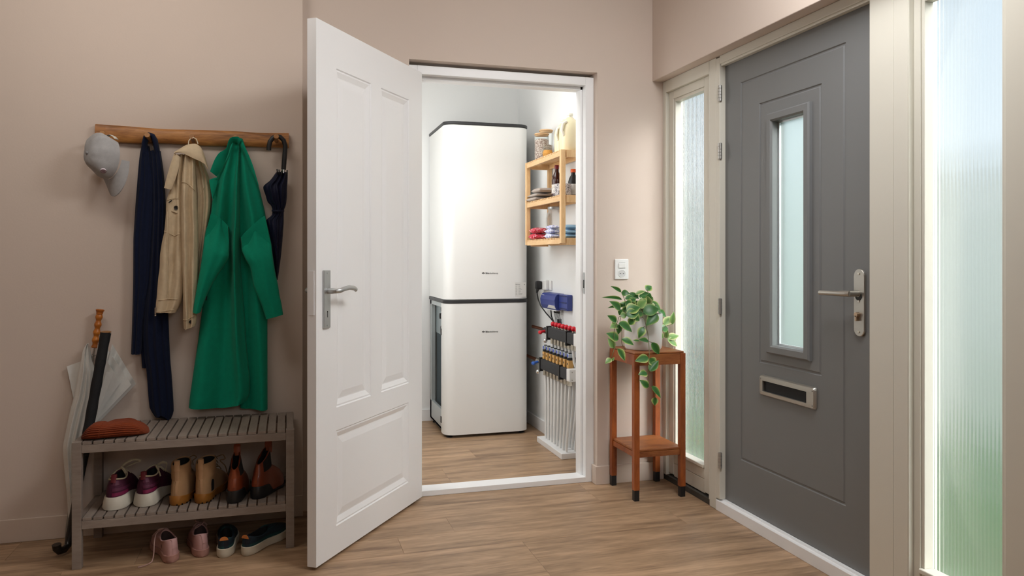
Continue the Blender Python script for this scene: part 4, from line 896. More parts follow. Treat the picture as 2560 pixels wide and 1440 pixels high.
n, k = len(g), len(g[0]); A = [p for r in g for p in r]; Bk = [p-upv*.004 for p in A]; N = n*k; fs = []
for i in range(n-1):
    for j in range(k-1): q = i*k+j; fs += [(q, q+1, q+k+1, q+k), (N+q+1, N+q, N+q+k, N+q+k+1)]
for i in range(n-1): fs.append((i*k+k-1+k, i*k+k-1, N+i*k+k-1, N+i*k+k-1+k))
b.add(A+Bk, fs, 0, True); b.build('visor', M['melange'], cp)
b = MB(); pts = [CP(*capr(R(a))[:1], capr(R(a))[1], 0) for a in (222, 236, 252, 270, 288, 304, 318)]
b.tube(pts, .009, 8, flat=.2, up=upv); b.build('strap', cloth('pale_strap', 'cfccc0', 700, .3), cp)
def onc(a, t): el = t*R(86); x, y = capr(a); k = math.cos(el)**.8; return CP(x*k, y*k,   .092*math.sin(el))
ec = onc(R(116), .34); en = (ec-CP(0, 0, .02)).normalized(); ex = en.cross(fwd).normalized(); ey = en.cross(ex)
b = MB(); b.loft([[ec+en*h+(ex*math.cos(2*math.pi*i/20)+ey*math.sin(2*math.pi*i/20))*r for i in range(20)] for r, h in ((.0115, -.006), (.0115, .002), (.010, .003))], True, True); em = b.build('emblem', pbr('white_emblem', 'd8cdd2', .7), cp)
b = MB()
for k in (-1, 0, 1): b.tube([ec+en*.0032+ex*(-.0075)+ey*(.005*k+.002), ec+en*.0036+ex*.0+ey*(.005*k), ec+en*.0032+ex*.0075+ey*(.005*k-.002)], .0011, 5)
b.tube([ec+en*.003+(ex*math.cos(2*math.pi*i/20)+ey*math.sin(2*math.pi*i/20))*.0105 for i in range(20)], .0009, 5, closed=True); b.build('emblem_print', pbr('plum_print', '6a4258', .7), em)
# ------------------------------------------------------------------ leaning white umbrella and hockey stick
M['white_nylon'] = cloth('white_nylon', 'e2e2dd', 1200, .1, .06, .05, .5); M['amber_wood'] = wood('amber_handle_wood', 'a8591a', 'cf7f30', (4, 4, 14), .35, .05, True, 3.0)
M['grip'] = pbr('black_grip_tape', '131416', .8, bump=(260, .6)); M['red_tape'] = pbr('red_tape', 'b3222a', .6)
wu = thing('umbrella', 'loosely folded white umbrella with a wooden handle leaning on the wall', 'umbrella', (-.895, 3.66, 0))
A0, A1 = Vector((-.897, 3.672, .005)), PY(250.5, 773, 3.672)
ax = (A1-A0); LU = ax.length; ax.normalize()
def AX(t): return A0+ax*(LU*t)
b = MB(); N = 60; P = [AX(.83+.17*i/N) for i in range(N+1)]
b.tube(P, lambda t: .0125+.0022*math.cos(t*2*math.pi*5)+(.003 if t > .88 else 0)-(.004 if t > .985 or t < .01 else 0), 16); b.build('handle', M['amber_wood'], wu)
b = MB(); b.tube([AX(.5), AX(.829)], .0055, 12); b.tube([AX(.795), AX(.80)], .011, 14); b.build('shaft', M['chrome'], wu)
b = MB(); b.tube([AX(0), AX(.012), AX(.05), AX(.12)], lambda t: .005+.004*min(1, t*1.5), 12); b.build('ferrule', pbr('grey_ferrule', '8d8a80', .5), wu)
b = MB()
atU = drape(b, [(858, 218, 222), (875, 207.5, 226), (905, 202, 232), (930, 197, 240), (980, 188, 240), (1030, 175, 232), (1080, 165, 222), (1120, 158, 214), (1180, 162, 207), (1240, 168, 198), (1300, 171, 182), (1316, 173, 178)], 3.668, [(858, .006), (930, .030), (1080, .040), (1200, .030), (1316, .004)],
      [([(858, .4), (1080, .28), (1316, .5)], .07, .008), ([(858, .6), (1080, .58), (1316, .5)], .09, [(858, .004), (1080, .014), (1316, 0)]), ([(858, .8), (1080, .8), (1316, .5)], .08, .008), ([(900, .5), (1080, .42), (1316, .5)], .04, -.006)], n=80, ncol=60, p=2.2); b.build('canopy', M['white_nylon'], wu, sharp=80)
def wing(pts, Y0, th, pleats, name):                # pleated triangular gore: apex low, hem edge high
    b = MB(); (tx, ty), (ox, oy), (bx, by) = pts; g = []
    for i in range(25):
        t = i/24; row = []
        for j in range(21):
            s_ = j/20; ex, ey = tx+(ox-tx)*s_, ty+(oy-ty)*s_ ; x, y = bx+(ex-bx)*t, by+(ey-by)*t
            row.append(PY(x, y, Y0-.010*t*(1+math.cos(s_*pleats*2*math.pi))-.010*t*(1-s_)))
        g.append(row)
    flapsheet(b, g, th); b.build(name, M['white_nylon'], wu)
wing([(280, 860), (340, 960), (228, 1076)], 3.694, .003, 2.5, 'canopy_flap'); wing([(262, 862), (328, 962), (224, 1072)], 3.684, .003, 2.0, 'canopy_flap'); wing([(244, 862), (300, 958), (218, 1070)], 3.674, .003, 1.5, 'canopy_flap')
wing([(222, 896), (167, 916), (186, 1010)], 3.692, .003, .7, 'canopy_flap')
b = MB(); sheet(b, [(266, 930), (254, 965), (245, 985), (243, 1025)], [(284, 931), (270, 968), (258, 1000), (246, 1028)], 3.650, 3.648, .003, k=6); b.build('tie_strap', M['white_nylon'], wu)
hs = thing('hockey_stick', 'black gripped hockey stick with a red band leaning beside the bench', 'hockey stick', (-.855, 3.56, 0))
H0, H1 = Vector((-.853, 3.530, .055)), PY(264.5, 832, 3.598)
def HX(t): return H0+(H1-H0)*t
b = MB(); b.tube([HX(.40+.6*i/16) for i in range(17)], lambda t: .0205+.001*math.sin(t*70), 14); b.build('grip', M['grip'], hs)
b = MB(); b.tube([HX(.26), HX(.401)], lambda t: .0165+.003*t, 12); b.build('shaft', pbr('speckled_black_shaft', '1a1d1c', .6, var=(160, .7)), hs)
b = MB(); b.tube([HX(.19), HX(.262)], .0168, 12); b.build('red_band', M['red_tape'], hs)
b = MB(); hk = [HX(.192), HX(.08), HX(.0), Vector((-.853, 3.515, .028)), Vector((-.862, 3.495, .020)), Vector((-.874, 3.478, .022)), Vector((-.881, 3.470, .036)), Vector((-.882, 3.468, .052))]
b.tube(hk, lambda t: .0135+.006*max(0, t-.4), 14); b.build('hook', pbr('worn_black_hook', '1d1713', .35), hs)
b = MB(); b.ball(HX(1.003), (.0215, .0215, .006), 14, 8); b.build('end_cap', pbr('worn_tan_cap', '9a6f45', .7), hs)

# ------------------------------------------------------------------ slatted shoe bench
M['bench'] = wood('taupe_stained_wood', '80736a', '978a7f', (6, 1.5, 6), .55, .12, True, 3.0); M['bench_x'] = wood('taupe_stained_rail', '80736a', '978a7f', (1.5, 6, 6), .55, .12, True, 3.0)
bn = thing('shoe_bench', 'taupe slatted wooden shoe bench under the coats', 'bench', (-.378, 3.50, 0))
BX0, BX1, BYA, BYB, BT, LT = -.790, .033, 3.308, 3.690, .490, .196
for x0 in (BX0, BX1-.033):
    for y0 in (BYA, BYB-.032):
        b = MB(); b.box((x0, y0, 0), (x0+.033, y0+.032, BT), .0015); b.build('leg', M['bench_x'], bn)
    b = MB(); b.box((x0+.002, BYA+.032, BT-.055), (x0+.031, BYB-.032, BT), .0015); b.build('side_rail', M['bench'], bn)
    b = MB(); b.box((x0+.006, BYA+.032, LT-.040), (x0+.027, BYB-.032, LT-.012), .0015); b.build('side_rail', M['bench'], bn)
for zt in (BT, LT):
    for y0 in (BYA+.003, BYB-.022):
        b = MB(); b.box((BX0+.033, y0, zt-.044), (BX1-.033, y0+.019, zt-.0125), .0015); b.build('long_rail', M['bench_x'], bn)
    ns = 20; w = (BX1-BX0-.066)/ns; me = None
    for i in range(ns):
        if me is None: b = MB(); b.box((BX0+.033+.003, BYA+.003, zt-.0122), (BX0+.033+w-.003, BYB-.003, zt), .0012); me = o = b.build('slat', M['bench'], bn)
        else: o = dup(me, bn); o.location.x += i*w

# rust beanie lying on the bench
M['rust'] = cloth('rust_knit', '82391b', 260, .8, .2, .3)
be = thing('beanie', 'rust ribbed knit beanie lying folded on the bench', 'beanie', (-.635, 3.40, BT))
def knit(b, x0, x1, yc, ry, h, z, ribs, amp, taper0, taper1, n=80, tilt=0):
    n = ribs*8; rings = []
    for i in range(29):
        t = i/28; e = min(1, math.sin(min(t/taper0, 1)*math.pi/2)**.7 if t < taper0 else 1)*min(1, math.sin(min((1-t)/taper1, 1)*math.pi/2)**.6 if t > 1-taper1 else 1); e = max(e, .04)
        x = x0+(x1-x0)*t; rg = []
        for j in range(n):
            a = 2*math.pi*j/n; k = 1+amp*math.cos(j*2*math.pi/n*ribs); cc, ss = math.cos(a), math.sin(a)
            rg.append((x, yc+tilt*(t-.5)+math.copysign(abs(cc)**.75, cc)*ry*e**.5*k, z+.001+max(0, (h/2)*e+math.copysign(abs(ss)**.85, ss)*h/2*e*k)))
        rings.append(rg)
    b.loft(rings, True, True)
b = MB(); knit(b, -.755, -.535, 3.400, .074, .050, BT, 24, .045, .15, .35, tilt=.035); b.build('body', M['rust'], be)
b = MB(); knit(b, -.772, -.690, 3.392, .080, .052, BT, 24, .050, .6, .12, tilt=.0); b.build('cuff', M['rust'], be)
b = MB(); knit(b, -.740, -.590, 3.520, .060, .036, BT, 18, .045, .4, .35, tilt=.05); b.build('upper_fold', M['rust'], be)

# ------------------------------------------------------------------ shoes
def interp(tab, t):
    for (a, va), (c, vc) in zip(tab, tab[1:]):
        if t <= c: u = (t-a)/(c-a) if c > a else 0; u = u*u*(3-2*u); return va+(vc-va)*u
    return tab[-1][1]
class Shoe:
    """toe points along +y from the heel at y = 0"""
    def __init__(s, root, L, Wd, sole, collar, zc, zmid, side=1, ankle=None, N=44, inset=.004, wprof=None, flare=0):
        s.root, s.L, s.N, s.sole, s.side, s.inset, s.flare = root, L, N, sole, side, inset, flare
        s.wp = wprof or [(0, .66), (.2, .74), (.42, .72), (.68, 1), (.88, .84), (1, .62)]; s.Wd = Wd
        s.collar, s.zc, s.zmid, s.ankle = collar, zc, zmid, ankle
    def tt(s, i):                          # outline index -> (t along the shoe, side sign)
        a = 2*math.pi*i/s.N; return (1-math.cos(a))/2, (1 if a <= math.pi else -1), math.sin(a)
    def foot(s, i, k=0):
        t, sg, sn = s.tt(i); w = interp(s.wp, t)*s.Wd/2
        if t < .14: w *= math.sqrt(max(0, 1-(1-t/.14)**2))
        if t > .76: w *= math.sqrt(max(0, 1-((t-.76)/.24)**2))**.85
        bend = s.side*.010*math.sin(math.pi*t)
        w = max(0, w-k) if k > 0 else w-k*min(1, abs(sn)*3)
        return Vector((sg*w+bend, min(max(t*s.L, k if k > 0 else k*.9), s.L-k if k > 0 else s.L-k*.9), 0))
    def col(s, i, c, k=0):
        yc, rx, ry, sk = c; a = 2*math.pi*i/s.N
        return Vector(((rx-k)*math.sin(a)+s.side*.004, yc-(ry-k)*math.cos(a), 0))
    def up(s, i, q, off=0):                # q in 0..1 from sole to collar (or ankle)
        t, sg, sn = s.tt(i); c = s.ankle[0] if s.ankle else s.collar
        f, k = s.foot(i, s.inset), s.col(i, c); z0 = s.sole(t)-.003; zt = (s.ankle[1] if s.ankle else s.zc)(t); zm = s.zmid(t)
        A, Bz, Cz = Vector((f.x, f.y, z0)), Vector((f.x, f.y, zm)), Vector((k.x, k.y, zt))
        p = A*(1-q)**2+Bz*(2*q*(1-q))+Cz*q*q
        if off: c0 = Vector((0, min(max(p.y, .05), s.L-.06), p.z*.6)); p = p+(p-c0).normalized()*off
        return p
    def shaft(s, i, q, off=0):
        a, c = s.ankle; t = s.tt(i)[0]; p0, p1 = s.col(i, a), s.col(i, s.collar); z0, z1 = a[1] if False else s.ankle[1](t), s.zc(t)
        p = p0+(p1-p0)*q; p.z = z0+(z1-z0)*q
        if off: d = Vector((p.x, p.y-s.collar[0], 0)); p = p+(d.normalized() if d.length else Vector((0, -1, 0)))*off
        return p
    def upper(s, mat, lin_, name='upper', fold=0):
        b = MB(); rings = [[s.up(i, q/9) for i in range(s.N)] for q in range(10)]
        if s.ankle: rings += [[s.shaft(i, q/6)+(s.shaft(i, q/6)-Vector((0, s.collar[0], s.shaft(i, q/6).z))).normalized()*(fold*math.sin(q*2.2+i*.3)) for i in range(s.N)] for q in range(1, 7)]
        last = rings[-1]; cen = Vector((0, s.collar[0], 0))
        rim = [p+(Vector((cen.x, cen.y, p.z))-p).normalized()*.004+Vector((0, 0, .0015)) for p in last]; inn = [p+(Vector((cen.x, cen.y, p.z))-p).normalized()*.006-Vector((0, 0, .004)) for p in last]
        b.loft(rings+[rim, inn], True, False); o = b.build(name, mat, s.root, local=True)
        b = MB(); low = [Vector((p.x*.92, p.y*.96+.003, s.sole(.3)+.006)) for p in inn]; b.loft([[p+Vector((0, 0, .0005)) for p in inn], low], False, True); b.build('lining', lin_, s.root, local=True); return o
    def soleobj(s, mat, name='sole', bot=lambda t: 0.0, lip=.002):
        b = MB(); z = s.sole; r = []
        for k, h in ((.004-s.flare, 0), (-.0005-s.flare, .12), (-.001-s.flare*.6, .5), (lip-.003, .96), (lip, 1.0), (lip+.010, .98)):
            rg = []
            for i in range(s.N):
                t = s.tt(i)[0]; p = s.foot(i, k); rg.append((p.x, p.y, bot(t)+(z(t)-bot(t))*h))
            r.append(rg)
        b.loft(r, True, True); return b.build(name, mat, s.root, local=True)
    def patch(s, name, mat, i0, i1, q0, q1, off=.0015, fn=None, m=8):
        b = MB(); g = []; fn = fn or s.up
        for a in range(m+1):
            q = q0+(q1-q0)*a/m; g.append([fn((i0+(i1-i0)*c/24), q, off) for c in range(25)])
        n, k = len(g), 25; A = [p for r in g for p in r]; fs = [(i*k+j, i*k+j+1, (i+1)*k+j+1, (i+1)*k+j) for i in range(n-1) for j in range(k-1)]
        Bk = [fn((i0+(i1-i0)*c/24), q0+(q1-q0)*a/m, off-.0025) for a in range(m+1) for c in range(25)]; N = len(A)
        fs += [(N+b_, N+a_, N+d_, N+c_) for a_, b_, c_, d_ in fs]
        edge = [i*k for i in range(n)]; 
        for i in range(n-1): fs += [(i*k, (i+1)*k, N+(i+1)*k, N+i*k), ((i+1)*k+k-1, i*k+k-1, N+i*k+k-1, N+(i+1)*k+k-1)]
        for j in range(k-1): fs += [(j+1, j, N+j, N+j+1), ((n-1)*k+j, (n-1)*k+j+1, N+(n-1)*k+j+1, N+(n-1)*k+j)]
        b.add(A+Bk, fs, 0, True); return b.build(name, mat, s.root, local=True)
def lt(path, r, name, mat, root, flat=.45, n=7):
    b = MB(); b.tube(path, r, n, flat=flat); return b.build(name, mat, root, local=True)
def spline(pts, n=24):
    r = smoothrows([(i, *p) for i, p in enumerate(pts)], n); return [Vector(q[1:]) for q in r]
M['wine'] = pbr('burgundy_mesh', '4a1230', .75, var=(160, .3), bump=(300, .6)); M['wine2'] = pbr('plum_overlay', '5c1f3d', .55); M['berry'] = pbr('berry_foam', '7d1646', .6); M['sole_white'] = pbr('scuffed_white_rubber', 'd9d2c2', .6, var=(30, .1)); M['lace'] = cloth('cream_lace', 'cfc2a4', 900, .4); M['maroon'] = pbr('maroon_pull_tab', '6b1c26', .6)
def burgundy(label, x, y, rz, loose):
    r = thing('sneaker', label, 'sneaker', (x, y, LT), rz, group='burgundy sneakers on the bench shelf')
    s = Shoe(r, .285, .108, lambda t: .052-.020*t+.006*math.sin(6*t), (.078, .030, .060, 0), lambda t: .118-.014*math.sin(math.pi*t)+.012*t, lambda t: .092-.016*t, 1 if loose else -1, flare=.009)
    s.upper(M['wine'], M['dark']); s.soleobj(M['sole_white'], 'sole', lambda t: .002+.012*max(0, t-.75)*2)
    s.patch('heel_foam', M['berry'], -7, 7, .06, .22, .0035); s.patch('heel_overlay', M['wine2'], -9, 9, .30, .46, .003); s.patch('heel_counter', M['wine2'], -3.4, 3.4, .62, .90, .002)
    b = MB(); b.tube([s.up(0, .78, .004), s.up(0, .92, .005), s.up(0, 1, .004)+Vector((0, -.001, .018)), s.up(0, 1, 0)+Vector((0, .008, .020)), s.up(0, 1, 0)+Vector((0, .012, 0))], .0095, 8, flat=.28, up=(1, 0, 0)); b.build('pull_tab', M['maroon'], r, local=True)
    th = Vector((0, .142, .128)); lt([s.col(i, s.collar)+Vector((0, 0, s.zc(s.tt(i)[0])+.003)) for i in range(s.N)]+[s.col(0, s.collar)+Vector((0, 0, s.zc(0)+.003))], .0032, 'collar_trim', M['lace'], r, 1)
    for k in range(4):
        y0 = .145+.020*k; z0 = .122-.011*k; lt(spline([(-.030, y0+.010, z0-.016), (-.014, y0+.004, z0), (.014, y0, z0+.001), (.030, y0+.008, z0-.015)]), .0042, 'lace', M['lace'], r)
    if loose: lt(spline([(0, .145, .130), (.012, .135, .150), (.045, .140, .166), (.072, .150, .158), (.050, .150, .150), (.015, .145, .135)], 30), .0055, 'lace', M['lace'], r); lt(spline([(-.005, .145, .128), (.006, .120, .140), (.024, .112, .118), (.034, .105, .092)], 24), .0055, 'lace', M['lace'], r)
    else: lt(spline([(0, .145, .130), (.010, .110, .138), (.026, .098, .118), (.034, .095, .098)], 24), .0055, 'lace', M['lace'], r); lt(spline([(.002, .146, .130), (.030, .140, .145), (.048, .128, .140), (.046, .120, .112)], 24), .0050, 'lace', M['lace'], r)
    return r
burgundy('burgundy running shoe with loosely tied cream laces, outermost on the bench shelf', -.664, 3.372, R(-4), True)
burgundy('burgundy running shoe beside the tan boots', -.553, 3.385, R(-12), False)
M['suede'] = pbr('tan_suede', 'b08a62', .9, var=(28, .16), bump=(260, .35)); M['suede_light'] = pbr('tan_suede_strip', 'bf9770', .9, var=(40, .1)); M['honey'] = pbr('honey_rubber', '9c6420', .6); M['brown_lace'] = cloth('brown_lace', '7a5c3c', 900, .4)
def tanboot(label, x, y, rz, sd):
    r = thing('ankle_boot', label, 'boot', (x, y, LT), rz, group='tan ankle boots on the bench shelf')
    s = Shoe(r, .275, .092, lambda t: .040-.012*math.sin(math.pi*min(1, t*1.3)), (.072, .037, .056, 0), lambda t: .157+.012*t, lambda t: .085-.020*t, sd, ankle=((.074, .036, .058, 0), lambda t: .096+.020*t))
    s.upper(M['suede'], M['dark'], fold=.0012); s.soleobj(M['honey'], 'sole', lambda t: 0, lip=.0005)
    s.patch('back_strip', M['suede_light'], -1.6, 1.6, .0, 1, .0018); s.patch('back_strip', M['suede_light'], -1.6, 1.6, 0, 1, .0018, s.shaft)
    q = s.shaft(0, 1); b = MB(); b.tube([q+Vector((0, -.002, -.02)), q+Vector((0, -.003, .004)), q+Vector((0, -.002, .020)), q+Vector((0, .004, .023)), q+Vector((0, .007, .0))], .0105, 8, flat=.25, up=(1, 0, 0)); b.build('pull_tab', M['suede_light'], r, local=True)
    for i in range(-9, 10, 2):
        p = s.foot(i, -.0012); b = MB(); b.box((p.x-.0022, p.y-.0012, .0008), (p.x+.0022, p.y+.0030, .0065)); b.build('tread_notch', M['dark'], r, local=True)
    for k in range(6):
        t = k/5; y0 = .140+.048*t if k > 2 else .128+.006*k; z0 = .157-.018*k; lt(spline([(-.024, y0-.004, z0-.004), (-.010, y0+.006, z0+.004), (.010, y0+.006, z0+.004), (.024, y0-.004, z0-.004)]), .0026, 'lace', M['brown_lace'], r, .7)
    lt(spline([(.012, .136, .157), (.040, .140, .166), (.052, .138, .150), (.030, .136, .143), (.055, .130, .120), (.070, .122, .070), (.076, .110, .045)] if sd < 0 else [(.010, .136, .157), (.032, .145, .168), (.044, .140, .160), (.030, .138, .146), (.034, .132, .13)], 36), .0022, 'lace', M['brown_lace'], r, 1)
    return r
tanboot('tan suede ankle boot beside the burgundy shoes', -.432, 3.366, R(-10), 1); tanboot('tan suede ankle boot beside the brown boots, lace trailing', -.336, 3.364, R(-16), -1)
M['cognac'] = pbr('cognac_leather', '7a3418', .38, var=(14, .2), coat=.2); M['cognac2'] = pbr('cognac_strip', '8e4422', .42); M['elastic'] = pbr('black_elastic', '17130f', .9)
def chelsea(label, x, y, rz, h, lean):
    r = thing('ankle_boot', label, 'boot', (x, y, LT), rz, group='brown leather ankle boots on the bench shelf')
    s = Shoe(r, .270, .088, lambda t: .052-.040*min(1, max(0, (t-.22)/.14))+.0*t, (.074+lean, .018, .056, 0), lambda t: h+.055*t, lambda t: .085-.022*t, 1, ankle=((.074, .031, .060, 0), lambda t: .100+.016*t))
    s.upper(M['cognac'], M['dark'], fold=.0008)
    s.soleobj(M['black'], 'sole', lambda t: .0 if t < .25 else .0005, lip=.0)
    s.patch('back_strip', M['cognac2'], -1.8, 1.8, .25, 1, .0016); s.patch('back_strip', M['cognac2'], -2.4, 2.4, 0, .96, .0016, s.shaft)
    for a, c in ((6, 15), (29, 38)): s.patch('elastic_gusset', M['elastic'], a, c, .05, .95, .0008, s.shaft)
    q = s.col(s.N//2, s.collar); zt = s.zc(1)
    b = MB(); b.tube([q+Vector((0, -.001, zt-.03)), q+Vector((0, .001, zt)), q+Vector((0, 0, zt+.022)), q+Vector((0, -.006, zt+.026)), q+Vector((0, -.012, zt+.015)), q+Vector((0, -.011, zt-.02))], .0135, 8, flat=.2, up=(1, 0, 0)); b.build('pull_tab', M['cognac2'], r, local=True)
    return r
chelsea('brown leather ankle boot standing nearest the tan boots', -.209, 3.326, R(-3), .134, 0); chelsea('brown leather ankle boot turned outwards, last on the bench shelf', -.127, 3.362, R(-22), .138, .010)
M['pink'] = pbr('dusty_pink_leather', 'b98f8b', .6, var=(40, .08)); M['pink_sole'] = pbr('pink_rubber_sole', 'a87c70', .65, var=(30, .08)); M['pink_lace'] = cloth('pink_lace', 'b08f86', 900, .3); M['pink_in'] = pbr('mauve_lining', '4a3836', .9)
def pink(label, x, y, rz, sd):
    r = thing('sneaker', label, 'sneaker', (x, y, 0), rz, group='pink sneakers under the bench')
    s = Shoe(r, .265, .084, lambda t: .030-.004*t, (.074, .030, .056, 0), lambda t: .088-.016*math.sin(math.pi*t)+.008*t, lambda t: .070-.012*t, sd)
    s.upper(M['pink'], M['pink_in']); s.soleobj(M['pink_sole'], 'sole'); s.patch('heel_tab', M['pink'], -4, 4, .35, .96, .002); s.patch('heel_seam', M['pink_sole'], -.25, .25, .1, .6, .0012, m=6)
    for k in range(4):
        y0 = .140+.018*k; z0 = .094-.009*k; lt(spline([(-.026, y0+.008, z0-.012), (-.010, y0+.003, z0+.002), (.010, y0, z0+.002), (.026, y0+.006, z0-.012)]), .0032, 'lace', M['pink_lace'], r)
    if sd > 0: lt(spline([(0, .135, .098), (-.030, .115, .094), (-.046, .085, .070), (-.054, .062, .030), (-.066, .048, .006), (-.095, .036, .003), (-.118, .034, .003)], 40), .0026, 'lace', M['pink_lace'], r, .8); lt(spline([(0, .135, .098), (-.024, .120, .104), (-.010, .110, .108), (.004, .130, .100)], 24), .0026, 'lace', M['pink_lace'], r, .8)
    else: lt(spline([(0, .135, .098), (-.022, .125, .112), (-.008, .120, .122), (.014, .125, .112), (.008, .112, .102), (-.026, .10, .086)], 30), .0030, 'lace', M['pink_lace'], r, .8)
    return r
pink('dusty pink sneaker with a lace trailing onto the floor', -.428, 3.272, R(22), 1); pink('dusty pink sneaker beside the plaid slip-ons', -.320, 3.300, R(9), -1)
g = G('dark_plaid'); mp = g.coords(); sx = g.n('ShaderNodeSeparateXYZ'); g.l(mp, 0, sx, 0)
def band(out, f, thr):
    a = g.n('ShaderNodeMath', operation='MULTIPLY'); a.inputs[1].default_value = f; g.l(sx, out, a, 0); c = g.n('ShaderNodeMath', operation='FRACT'); g.l(a, 0, c, 0)
    d = g.n('ShaderNodeMath', operation='GREATER_THAN'); d.inputs[1].default_value = thr; g.l(c, 0, d, 0); return d
m1 = g.n('ShaderNodeMath', operation='ADD'); g.l(band(0, 26, .45), 0, m1, 0); g.l(band(2, 22, .5), 0, m1, 1); m2 = g.n('ShaderNodeMath', operation='MULTIPLY'); m2.inputs[1].default_value = .5; g.l(m1, 0, m2, 0)
rp = g.n('ShaderNodeValToRGB'); rp.color_ramp.interpolation = 'CONSTANT'; e = rp.color_ramp.elements; e[0].color = lin('0b0f1a'); e[1].position = .9; e[1].color = lin('0b3838'); k = e.new(.4); k.color = lin('0a1f2a'); g.l(m2, 0, rp, 0); g.l(rp, 0, g.b, 'Base Color'); g.b.inputs['Roughness'].default_value = .85; M['plaid'] = g.m
M['foxing'] = pbr('off_white_foxing', 'cfc6b2', .6, var=(25, .06)); M['orange_tag'] = pbr('orange_heel_tag', 'c97a3c', .7)
def slipon(label, x, y, rz, sd):
    r = thing('slip_on_shoe', label, 'shoe', (x, y, 0), rz, group='plaid slip-on shoes under the bench')
    s = Shoe(r, .282, .090, lambda t: .036-.004*math.sin(math.pi*t)+.002*t, (.085, .030, .068, 0), lambda t: .074-.016*math.sin(math.pi*t)+.004*t, lambda t: .068-.010*t, sd)
    s.upper(M['plaid'], M['dark']); s.soleobj(M['foxing'], 'sole')
    b = MB(); q0 = s.up(0, .82, .003); rg = []
    for d in (0, .002): rg.append([Vector((.0165*math.cos(a), q0.y-.001-d, q0.z-.004+.015*max(0, math.sin(a)))) for a in [math.pi*2*i/24 for i in range(24)]])
    b.loft(rg, True, True); b.build('heel_tag', M['orange_tag'], r, local=True)
    b = MB(); q = s.up(0, 1); b.ball(q+Vector((0, -.001, .003)), .0028, 8, 6); b.build('thread_tip', M['foxing'], r, local=True); return r
slipon('dark plaid slip-on shoe between the pink sneakers and its mate', -.238, 3.268, R(2), 1); slipon('dark plaid slip-on shoe turned sideways with its toe against the bench leg', -.163, 3.268, R(-37), -1)
# ------------------------------------------------------------------ plant stand
M['teak'] = wood('teak_stand_wood', '7a3a16', 'a75a28', (5, 5, 1.3), .4, .1, True, 4.0); M['teak_top'] = wood('teak_top_wood', '7c4220', 'ab6a38', (1.4, 5, 5), .45, .12, True, 4.0)
ps = thing('plant_stand', 'square teak plant stand with black feet and a low shelf', 'plant stand', (1.787, 3.607, 0))
PX0, PX1, PYA, PYB, PT = 1.646, 1.928, 3.458, 3.760, .722
for x0, y0 in ((PX0, PYA), (PX1-.029, PYA), (PX0, PYB-.029), (PX1-.029, PYB-.029)):
    b = MB(); b.box((x0, y0, .052), (x0+.029, y0+.029, PT), .0012); lg = b.build('leg', M['teak'], ps)
    b = MB(); b.box((x0+.0012, y0+.0012, 0), (x0+.0278, y0+.0278, .0518), .001); b.build('foot', M['black'], lg)
for y0 in (PYA+.002, PYB-.020): b = MB(); b.box((PX0+.029, y0, PT-.054), (PX1-.029, y0+.018, PT-.0005), .001); b.build('apron', M['teak_top'], ps)
for x0 in (PX0+.002, PX1-.020): b = MB(); b.box((x0, PYA+.029, PT-.054), (x0+.018, PYB-.029, PT-.0005), .001); b.build('apron', M['teak'], ps)
b = MB(); b.box((PX0+.006, PYA+.006, PT+.0003), (PX1-.006, PYB-.006, PT+.010), .003); b.build('top', M['teak_top'], ps)
for y0 in (PYA+.006, PYB-.020): b = MB(); b.box((PX0+.029, y0, .212), (PX1-.029, y0+.014, .238), .001); b.build('shelf_rail', M['teak_top'], ps)
for x0 in (PX0+.006, PX1-.020): b = MB(); b.box((x0, PYA+.029, .212), (x0+.014, PYB-.029, .238), .001); b.build('shelf_rail', M['teak'], ps)
b = MB(); b.box((PX0+.010, PYA+.010, .2382), (PX1-.010, PYB-.010, .2500), .003); b.build('low_shelf', M['teak_top'], ps)

# ------------------------------------------------------------------ pot and trailing plant
PC = Vector((1.768, 3.610, PT+.0105)); pr, ph = .0985, .182
po = thing('flower_pot', 'white cylindrical flower pot on the plant stand', 'pot', PC)
b = MB(); b.lathe([(pr*.90, .001), (pr*.955, .010), (pr, ph-.004), (pr*.985, ph), (pr*.94, ph), (pr*.93, ph-.02)], PC, 44, c1=False); b.lathe([(pr*.93, ph-.021), (pr*.5, ph-.018), (.005, ph-.014)], PC, 30, c0=False); b.build('pot_body', pbr('matt_white_ceramic', 'e6e5e1', .55), po)
b = MB(); b.lathe([(pr*.925, ph-.0195), (pr*.6, ph-.012), (.01, ph-.008)], PC, 30, c0=False); b.build('soil', pbr('potting_soil', '2e221a', .95, bump=(120, 1)), po)
g = G('variegated_leaf'); tc = g.n('ShaderNodeTexCoord'); sx = g.n('ShaderNodeSeparateXYZ'); g.t.links.new(tc.outputs['Generated'], sx.inputs[0])
def mth(op, a, b_=None, v=None):
    x = g.n('ShaderNodeMath', operation=op)
    g.t.links.new(a, x.inputs[0])
    if b_ is not None: g.t.links.new(b_, x.inputs[1])
    if v is not None: x.inputs[1].default_value = v
    return x.outputs[0]
cx = mth('ABSOLUTE', mth('SUBTRACT', sx.outputs['X'], v=.5)); ty = sx.outputs['Y']
prof = mth('MULTIPLY', mth('POWER', mth('SINE', mth('MULTIPLY', mth('POWER', ty, v=.72), v=math.pi)), v=.95), v=.5)
rat = mth('DIVIDE', cx, mth('MAXIMUM', prof, v=.02))
nz = g.n('ShaderNodeTexNoise'); nz.inputs['Scale'].default_value = 60; oi = g.n('ShaderNodeObjectInfo'); mp = g.coords((1, 1, 1), True); g.l(mp, 0, nz, 'Vector')
edge = mth('ADD', rat, mth('MULTIPLY', mth('SUBTRACT', nz.outputs[0], v=.5), v=1.5)); edge = mth('ADD', edge, mth('MULTIPLY', mth('SUBTRACT', oi.outputs['Random'], v=.6), v=.35))
